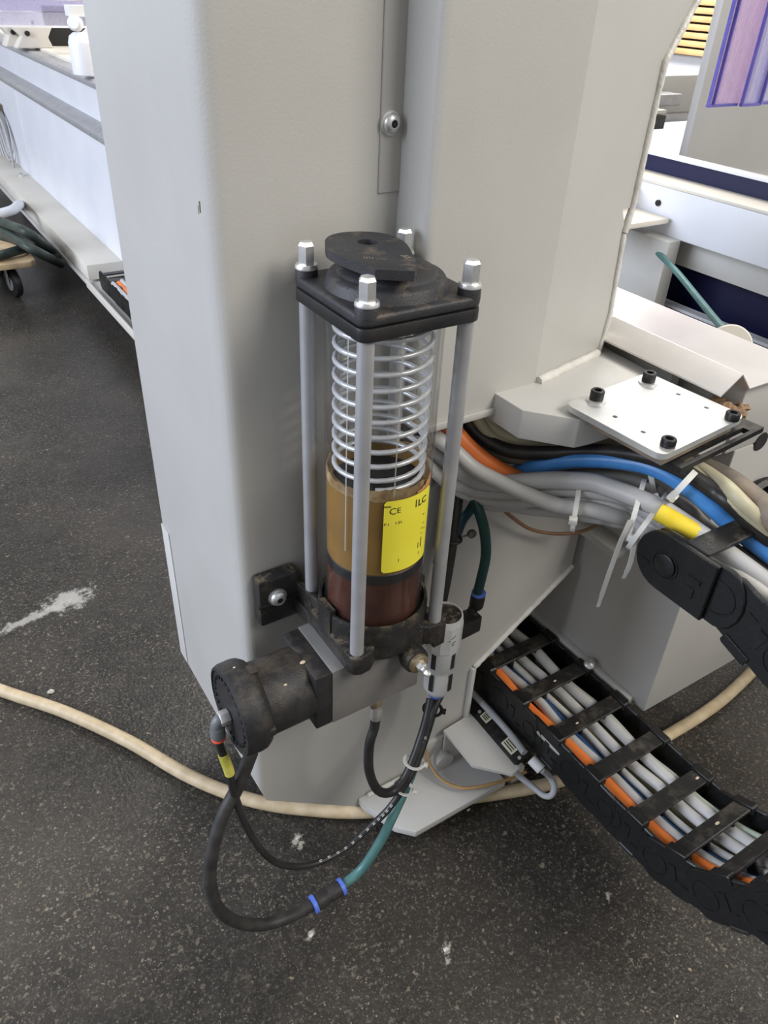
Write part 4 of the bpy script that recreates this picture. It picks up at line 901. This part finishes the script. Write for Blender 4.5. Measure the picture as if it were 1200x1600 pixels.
mb = MB(); mb.lathe([(.030, 0), (.034, .004), (.034, .03), (.030, .034), (.022, .034), (.020, .01), (0, .01)], q, (-.35, -.5, .55), 28); tag(obj('rubber_grommet', mb, BLACK, smooth=40), 'round black rubber grommet at the right frame edge beside the conduit', 'grommet')
# ------------------------------------------------------------------ white cable ties on the bundle
def band_tie(label, top, bot, y0, depth, tail=None, headpx=None, w_=.0026):
    """strap round the bundle between two pixel points, with an optional long tail"""
    a = bp(top[0], top[1], y0); b = bp(bot[0], bot[1], y0); c = (a+b)/2; v_ = (a-b)/2; fr = (CAM-c).normalized(); fr -= v_.normalized()*fr.dot(v_.normalized()); fr.normalize()
    t = thing('white_cable_tie', label, 'cable tie', c, 'white cable ties on the front bundle')
    pts = [c+v_*(1.04*math.cos(2*math.pi*k/28))+fr*(depth*math.sin(2*math.pi*k/28)) for k in range(28)]
    ax_ = v_.normalized().cross(fr); mb = MB(); m = len(pts); vs = []
    for p_ in pts:
        o_ = (p_-c).normalized(); vs += [p_-ax_*w_, p_+ax_*w_, p_+ax_*w_+o_*.0012, p_-ax_*w_+o_*.0012]
    fs = []
    for i in range(m):
        j = (i+1) % m; fs += [(i*4+k, i*4+(k+1) % 4, j*4+(k+1) % 4, j*4+k) for k in range(4)]
    mb.add(vs, fs); obj('tie_band', mb, TIE, t, smooth=60)
    if headpx:
        h_0 = bp(*headpx); mb = MB(); s_ = (a-b).normalized(); mb.slab([h_0-ax_*.0045-s_*.004, h_0+ax_*.0045-s_*.004, h_0+ax_*.0045+s_*.004, h_0-ax_*.0045+s_*.004], fr*.007); obj('tie_head', mb, TIE, t, bevel=.0008)
    if tail:
        tp = spline([bp(*q) for q in tail], 6); mb = MB(); n_ = len(tp); vs = []
        for i, p_ in enumerate(tp):
            wd = w_*(1 if i < n_-3 else .75); vs += [p_-RGT*wd, p_+RGT*wd, p_+RGT*wd-FWD*.0014, p_-RGT*wd-FWD*.0014]
        fs = [(i*4+k, i*4+(k+1) % 4, i*4+4+(k+1) % 4, i*4+4+k) for i in range(n_-1) for k in range(4)]+[(3, 2, 1, 0), (4*n_-4, 4*n_-3, 4*n_-2, 4*n_-1)]
        mb.add(vs, fs); obj('tie_tail', mb, TIE, t, smooth=40)
    return t
band_tie('white cable tie without a tail around the middle of the grey bundle', (904, 768), (897, 811), -.006, .034, headpx=(896, 810, -.030))
band_tie('white cable tie with the long tail hanging furthest down from the bundle', (1002, 766), (985, 826), -.006, .036, tail=[(985, 812, -.032), (976, 832, -.034), (968, 850, -.034), (950, 900, -.036), (934, 948, -.036)], headpx=(985, 826, -.026))
band_tie('white cable tie with the short tail right of the long-tailed one', (1032, 786), (994, 838), -.008, .038, tail=[(991, 836, -.032), (990, 850, -.034), (985, 878, -.034), (974, 904, -.034)], headpx=(990, 838, -.030))
band_tie('white cable tie gripping the blue cable on the right', (1079, 745), (1054, 772), .002, .020, headpx=(1054, 773, -.008), w_=.0032)
band_tie('white cable tie hanging from the slotted strip onto the bundle', (1012, 722), (1022, 768), .012, .008, headpx=(1022, 775, -.004))
hose('thin_brown_cable', [at(780, 790, 'y', .06), at(800, 808, 'y', .062), at(830, 827, 'y', .064), at(870, 834, 'y', .058), at(910, 830, 'y', .040), at(945, 814, 'y', .01), at(965, 806, 'y', -.02)], .0026, CBRN, 'thin brown cable sagging under the grey bundle', 'cable')
hose('thin_brown_cable', [at(665, 1172, 'y', .076), at(672, 1195, 'z', .065), at(690, 1218, 'z', .055), at(720, 1231, 'z', .055), at(755, 1228, 'z', .058), at(800, 1216, 'z', .050), at(822, 1206, 'z', .05)], .0026, mat('orange_brown_cable', (.40, .24, .09), (.48, .30, .13), 40, .45), 'thin orange brown cable curving over the foot plate', 'cable')
# ------------------------------------------------------------------ sensor on its bracket left of the chain
zs = .118
b1, b2, b3, b4, b5 = at(693, 1141, 'z', zs), at(735, 1115, 'z', zs), at(812, 1200, 'z', zs), at(800, 1210, 'z', zs), at(738, 1196, 'z', zs)
sb = thing('sensor_bracket', 'grey bent bracket plate reaching from the column foot towards the chain', 'bracket', (b1.x, b1.y, .0))
mb = MB(); mb.slab([b1, b2, b3, b4, b5], V((0, 0, -.005))); obj('bracket_plate', mb, PAINT2, sb, smooth=0)
mb = MB(); mb.box((b1.x+.001, b1.y-.006, .042), (b2.x-.004, b1.y-.002, zs-.005)); obj('bracket_leg', mb, PAINT, sb, smooth=0)
s0_, s1_ = at(737, 1117, 'z', zs), at(804, 1196, 'z', zs)
dS = (s1_-s0_).normalized(); nS = V((dS.y, -dS.x, 0)); nS = nS if nS.x > 0 else -nS
sn = thing('inductive_sensor', 'flat black sensor bar with two pale labels beside the lower chain', 'sensor', (s0_+s1_)/2-V((0, 0, .0)))
A0 = s0_+dS*.003; LS = (s1_-s0_).length-.003; tilt = (nS*.024+V((0, 0, .012)))
mb = MB(); mb.slab([A0+V((0, 0, .001)), A0+dS*LS+V((0, 0, .001)), A0+dS*LS+tilt, A0+tilt], V((.003, 0, -.008))); obj('sensor_body', mb, HEXM, sn, bevel=.0006)
nrm = (tilt.cross(dS)).normalized(); nrm = nrm if nrm.z > 0 else -nrm
for f0, f1, g0, g1 in ((.08, .24, .30, .80), (.62, .86, .22, .85)):
    mb = MB(); P_ = lambda f, g: A0+V((0, 0, .001))+dS*(LS*f)+tilt*g+nrm*.0008
    mb.add([P_(f0, g0), P_(f1, g0), P_(f1, g1), P_(f0, g1)], [(0, 1, 2, 3)]); lb_ = obj('type_label', mb, mat('cream_type_label', (.62, .60, .46), (.68, .66, .52), 80, .6), sn, smooth=0, label='small cream type label')
    mb = MB()
    for k in range(3):
        ga = g0+(g1-g0)*(.22+.24*k); mb.add([P_(f0+.02, ga)+nrm*.0003, P_(f1-.03, ga)+nrm*.0003, P_(f1-.03, ga+.07)+nrm*.0003, P_(f0+.02, ga+.07)+nrm*.0003], [(0, 1, 2, 3)])
    obj('printed_mark', mb, INK, lb_, smooth=0)
for f in (.02, .965):
    mb = MB(); mb.lathe([(.003, 0), (.003, .0015), (0, .002)], A0+dS*(LS*f)+tilt*.5+nrm*.0004, nrm, 12); obj('sensor_screw', mb, STEEL, sn)
pg0, pg1 = at(830, 1186, 'z', zs+.012), at(846, 1203, 'z', zs+.006)
mb = MB(); mb.cyl(pg0, pg1, .0085, n=14); pg = obj('cable_plug', mb, WHITE, sn, bevel=.001)
hose('sensor_cable', [at(738, 1082, 'z', .135), at(770, 1116, 'z', .135), at(800, 1150, 'z', .134), pg0+V((-.004, .012, .004))], .0056, mat('pale_sensor_cable', (.38, .39, .40), (.44, .45, .46), 30, .5), 'pale grey sensor cable lying straight along the chain side', 'cable')
hose('sensor_cable', [pg1, at(858, 1213, 'z', .10), at(866, 1228, 'z', .085), at(862, 1242, 'z', .07), at(850, 1243, 'z', .06), at(832, 1229, 'z', .06), at(812, 1213, 'z', .07), at(800, 1200, 'z', .09)], .0050, MATS['pale_sensor_cable'], 'pale grey sensor cable hanging in a loop from the white plug', 'cable')
mb = MB(); g0 = at(800, 1223, 'z', .0); mb.box((g0.x-.012, g0.y-.008, .0), (g0.x+.014, g0.y+.03, .045)); tag(obj('wood_block', mb, CREAM, bevel=.002), 'small pale block on the floor beneath the sensor loop', 'block')
# ------------------------------------------------------------------ cream hose on the floor
hp = [at(*q, 'z', .0112) for q in ((-120, 1030), (0, 1078), (100, 1112), (200, 1158), (300, 1215), (400, 1252), (500, 1266), (570, 1268), (640, 1262), (720, 1248), (830, 1231), (900, 1212), (975, 1185), (1045, 1148), (1120, 1100), (1178, 1046), (1215, 1000), (1260, 930))]
hose('cream_floor_hose', hp, .0110, HOSE, 'cream ribbed air hose lying in a long curve across the black floor', 'hose', n=12, k=8)
# ------------------------------------------------------------------ wood chips and crumbs
for q, s_, lab in (((80, 1082), .012, 'white curled scrap on the floor left above the cream hose'), ((466, 1310), .008, 'pale flake on the floor inside the hose loop'), ((698, 1484), .009, 'white lump of grit on the floor at the bottom centre'),
                   ((486, 1462), .007, 'pale flake on the floor right below the blue-ringed connector'), ((715, 1267), .006, 'left of two white crumbs on the floor in front of the foot plate'), ((732, 1266), .007, 'right of two white crumbs on the floor in front of the foot plate'),
                   ((1058, 1588), .004, 'tiny cream crumb on the floor at the bottom right')):
    g0 = at(*q, 'z', 0); mb = MB(); rnd = random.Random(q[0]); mb.ball((g0.x, g0.y, s_*.22), s_*.6, 8, (1, .55, .35))
    mb.v = [(x+rnd.uniform(-.12, .12)*s_, y+rnd.uniform(-.12, .12)*s_, max(0, z+rnd.uniform(-.05, .05)*s_)) for x, y, z in mb.v]; tag(obj('floor_crumb', mb, mat('pale_grit', (.50, .48, .42), (.60, .58, .52), 200, .8), smooth=0), lab, 'crumb')
for q, zz, s_, lab in (((895, 1140), .236, .004, 'wood chip on the third crossbar of the lower chain'), ((975, 1144), .236, .0038, 'wood chip on the middle crossbar of the lower chain'), ((1120, 1257), .236, .0045, 'pale wood chip on the crossbar near the right edge of the lower chain')):
    pass
def chip_on_bar(k, f, s_, lab):
    p, t = chain_pos(k*PITCH); z = V((1, 0, 0)).cross(t); c = V((p.x+CW*f, p.y, p.z))-z*(CH/2+.0025)+t*.002; mb = MB(); mb.ball(c, s_, 8, (1, .5, .4)); tag(obj('wood_chip', mb, CHIP), lab, 'wood chip')
chip_on_bar(1, .52, .0032, 'wood chip on the second crossbar of the lower chain'); chip_on_bar(2, .32, .0030, 'wood chip on the third crossbar of the lower chain'); chip_on_bar(4, .86, .0036, 'wood chip at the right end of a lower chain crossbar'); chip_on_bar(5, .55, .0042, 'largest wood chip on the lower chain near the right frame edge')
# sawdust under the cover end
for k, (px, py, s_) in enumerate(((1122, 622, .009), (1138, 634, .011), (1154, 642, .010), (1162, 632, .008))):
    g0 = at(px, py, 'z', .728); mb = MB(); rnd = random.Random(k); mb.ball((0, 0, 0), s_, 10, (1, 1, .7)); mb.v = [(g0.x+x*(1+rnd.uniform(-.3, .3)), g0.y+y*(1+rnd.uniform(-.3, .3)), .719+(z+s_*.7)*rnd.uniform(.7, 1)) for x, y, z in mb.v]
    tag(obj('sawdust_clump', mb, BARK, smooth=0), ('leftmost brown sawdust clump under the end of the steel cover', 'second brown sawdust clump from the left under the steel cover end', 'third brown sawdust clump under the steel cover end', 'hindmost brown sawdust clump under the steel cover end')[k], 'sawdust')
# ------------------------------------------------------------------ hose and clip behind the cover
hose('green_bed_hose', [at(1014, 382, 'x', .985), at(1035, 402, 'x', .96), at(1060, 428, 'x', .90), at(1090, 465, 'x', .82), at(1125, 508, 'x', .72), at(1150, 532, 'x', .66), at(1190, 552, 'x', .62), at(1260, 590, 'x', .62)], .0058, TEAL, 'teal green air hose slanting across the navy panel behind the steel cover', 'hose')
g0 = at(1142, 527, 'x', .60); cl = thing('hose_clip', 'round cream hose clip disc standing behind the steel cover', 'clip', (g0.x, g0.y, .76))
mb = MB(); mb.lathe([(.028, 0), (.030, .002), (.030, .010), (.028, .012), (.006, .012), (.005, .004), (0, .004)], (g0.x, g0.y, g0.z-.014), (-.6, -.55, .35), 32); obj('clip_disc', mb, CREAM, cl, smooth=40)
mb = MB(); mb.box((g0.x-.006, g0.y-.006, .66), (g0.x+.012, g0.y+.012, g0.z-.02)); obj('clip_post', mb, CREAM, cl)
# ------------------------------------------------------------------ far left: guard, clamps, coil, dolly
yg = 3.2; zg = at(60, 40, 'y', yg).z
gd = thing('plastic_guard', 'tinted clear plastic guard hanging over the bed at the top left', 'guard', (at(60, 40, 'y', yg).x, yg, zg))
xl, xr = at(-60, 30, 'y', yg).x, at(160, 30, 'y', yg).x
for k, (z0_, z1_, m_) in enumerate(((zg, zg+.045, PVCL), (zg+.047, zg+.085, PVC), (zg+.087, zg+.11, clearm('yellowish_clear_strip', (.85, .75, .5), .1, .1, .5, (.62, .52, .28))), (zg+.112, zg+.40, PVC))):
    mb = MB(); mb.box((xl, yg-.004*k, z0_), (xr, yg-.004*k+.003, z1_)); obj('guard_strip', mb, m_, gd)
mb = MB(); mb.box((xl, yg-.02, zg-.006), (xr, yg+.01, zg)); obj('guard_edge', mb, WHITE, gd)
for q, nm, lab, m_ in (((28, 58), 'clamp_block', 'small cream clamp block on the bed top at the far left', CREAM), ((52, 60), 'clamp_block', 'larger beige clamp block right of the small one on the bed top', CREAM)):
    g0 = at(q[0], q[1]+14, 'z', .79); s_ = .055 if q[0] < 40 else .075
    t = thing(nm, lab, 'clamp', g0); h0_ = zg-.79-.02
    mb = MB(); mb.prism([(g0.x-s_, .79), (g0.x+s_, .79), (g0.x+s_*.8, .79+h0_*.5), (g0.x+s_*1.1, .79+h0_), (g0.x-s_*1.1, .79+h0_), (g0.x-s_*.6, .79+h0_*.55)], 'y', g0.y-.04, g0.y+.06); obj('clamp_body', mb, m_, t, bevel=.004)
    mb = MB(); mb.cyl((g0.x-s_*.3, g0.y-.04, .79+h0_*.7), (g0.x-s_*.3, g0.y-.052, .79+h0_*.7), .010, n=14); obj('clamp_knob', mb, HEXM, t)
g0 = at(128, 117, 'z', .79); ps = thing('support_post', 'bluish white round support post on the bed beside the column', 'post', g0)
mb = MB(); mb.lathe([(.042, .79), (.042, .88), (.036, .90), (.022, .91), (.022, zg)], (g0.x+.02, g0.y+.02, 0), n=28); obj('post_body', mb, BEDW, ps, smooth=40)
g1 = at(110, 60, 'z', .95); mb = MB(); mb.lathe([(.018, 0), (.022, .006), (.022, .03), (.016, .036), (0, .036)], (g0.x+.01, g0.y-.005, .935), (-.5, -.8, .1), 18); mb.box((g0.x-.01, g0.y-.01, .955), (g0.x+.05, g0.y+.05, .985)); obj('post_clamp', mb, WHITE, ps, smooth=40)
dk = MB(); dk.box((at(76, 55, 'y', yg+.35).x, yg+.35, .79), (at(190, 55, 'y', yg+.35).x, yg+.40, zg+.05)); tag(obj('dark_rear_slab', dk, DARK, smooth=0), 'plain dark slab standing behind the clamps at the far left', 'cover')  # flat dark slab added to fill the dark zone behind the clamps
# coil of cable on the bed wall
g0 = at(8, 205, 'x', .39); cc = thing('cable_coil', 'grey cable coil hanging on the bluish bed wall at the far left', 'cable', g0)
for k in range(5):
    r = .10+.022*k; mb = MB(); mb.tube([(.386-.006*k, g0.y+.5*0+r*1.15*math.cos(t), g0.z-.02*k+r*math.sin(t)) for t in [2*math.pi*i/28 for i in range(28)]], .006, 6, closed=True); obj('coil_turn', mb, CGREY2 if k % 2 else CGREY, cc, smooth=80)
mb = MB(); mb.box((.375, g0.y-.03, g0.z+.06), (.40, g0.y+.05, g0.z+.13)); obj('coil_hook', mb, CTAN, cc)
# dolly with hoses
dz = .15; d0 = at(55, 405, 'z', dz)
dl = thing('wooden_dolly', 'small plywood dolly board on black swivel casters at the left edge', 'dolly', (d0.x-.2, d0.y+.1, 0))
mb = MB(); mb.prism([(d0.x-.75, d0.y-.02), (d0.x-.02, d0.y-.02), (d0.x, d0.y+.0), (d0.x, d0.y+.42), (d0.x-.75, d0.y+.42)], 'z', dz-.022, dz); obj('board', mb, WOOD, dl, bevel=.003)
for dx, dy in ((-.09, .05), (-.66, .05), (-.09, .36), (-.66, .36)):
    x, y = d0.x+dx, d0.y+dy; mb = MB(); mb.lathe([(.030, -.014), (.052, -.013), (.055, -.008), (.055, .008), (.052, .013), (.030, .014)], (x, y, .0555), (1, .25, 0), 24); cw_ = obj('caster_wheel', mb, BLACK, dl, smooth=40)
    mb = MB(); mb.lathe([(.012, -.018), (.028, -.016), (.028, .016), (.012, .018)], (x, y, .0555), (1, .25, 0), 16); obj('wheel_hub', mb, ALU, cw_, smooth=40)
    mb = MB(); mb.box((x-.022, y-.02, .055), (x-.017, y+.02, .122)); mb.box((x+.017, y-.02, .055), (x+.022, y+.02, .122)); mb.box((x-.024, y-.03, .120), (x+.024, y+.03, dz-.022)); obj('caster_fork', mb, ALU, dl)
GH = mat('dark_green_hose', (.022, .035, .028), (.04, .055, .045), 40, .5)
for k, (tr, lab) in enumerate((([(-30, 335), (15, 352), (50, 368), (90, 402)], 'topmost dark green hose lying over the dolly'), ([(-30, 345), (10, 365), (55, 392), (95, 412)], 'second dark green hose crossing the dolly'), ([(-30, 362), (15, 372), (45, 384), (85, 400)], 'third dark green hose on the dolly board'), ([(-30, 408), (5, 398), (40, 388), (70, 384)], 'lowest dark green hose reaching over the dolly edge'))):
    pts = [at(px, py, 'z', dz+.020+.03*(3-k)*(1 if px < 70 else .3) if px < 60 else .03+.02*k) for px, py in tr]; hose('dark_green_hose', pts, .018, GH, lab, 'hose', 'hoses on the dolly', n=10, k=6)
g0 = at(10, 335, 'z', .25); mb = MB(); mb.tube(spline([at(-40, 345, 'z', .22), at(0, 334, 'z', .22), at(20, 328, 'z', .22), at(30, 320, 'z', .2), at(34, 322, 'z', .02)], 8), .020, 12)
tag(obj('white_pipe', mb, BEDW, smooth=80), 'bent white pipe leg behind the dolly hoses at the left edge', 'pipe')
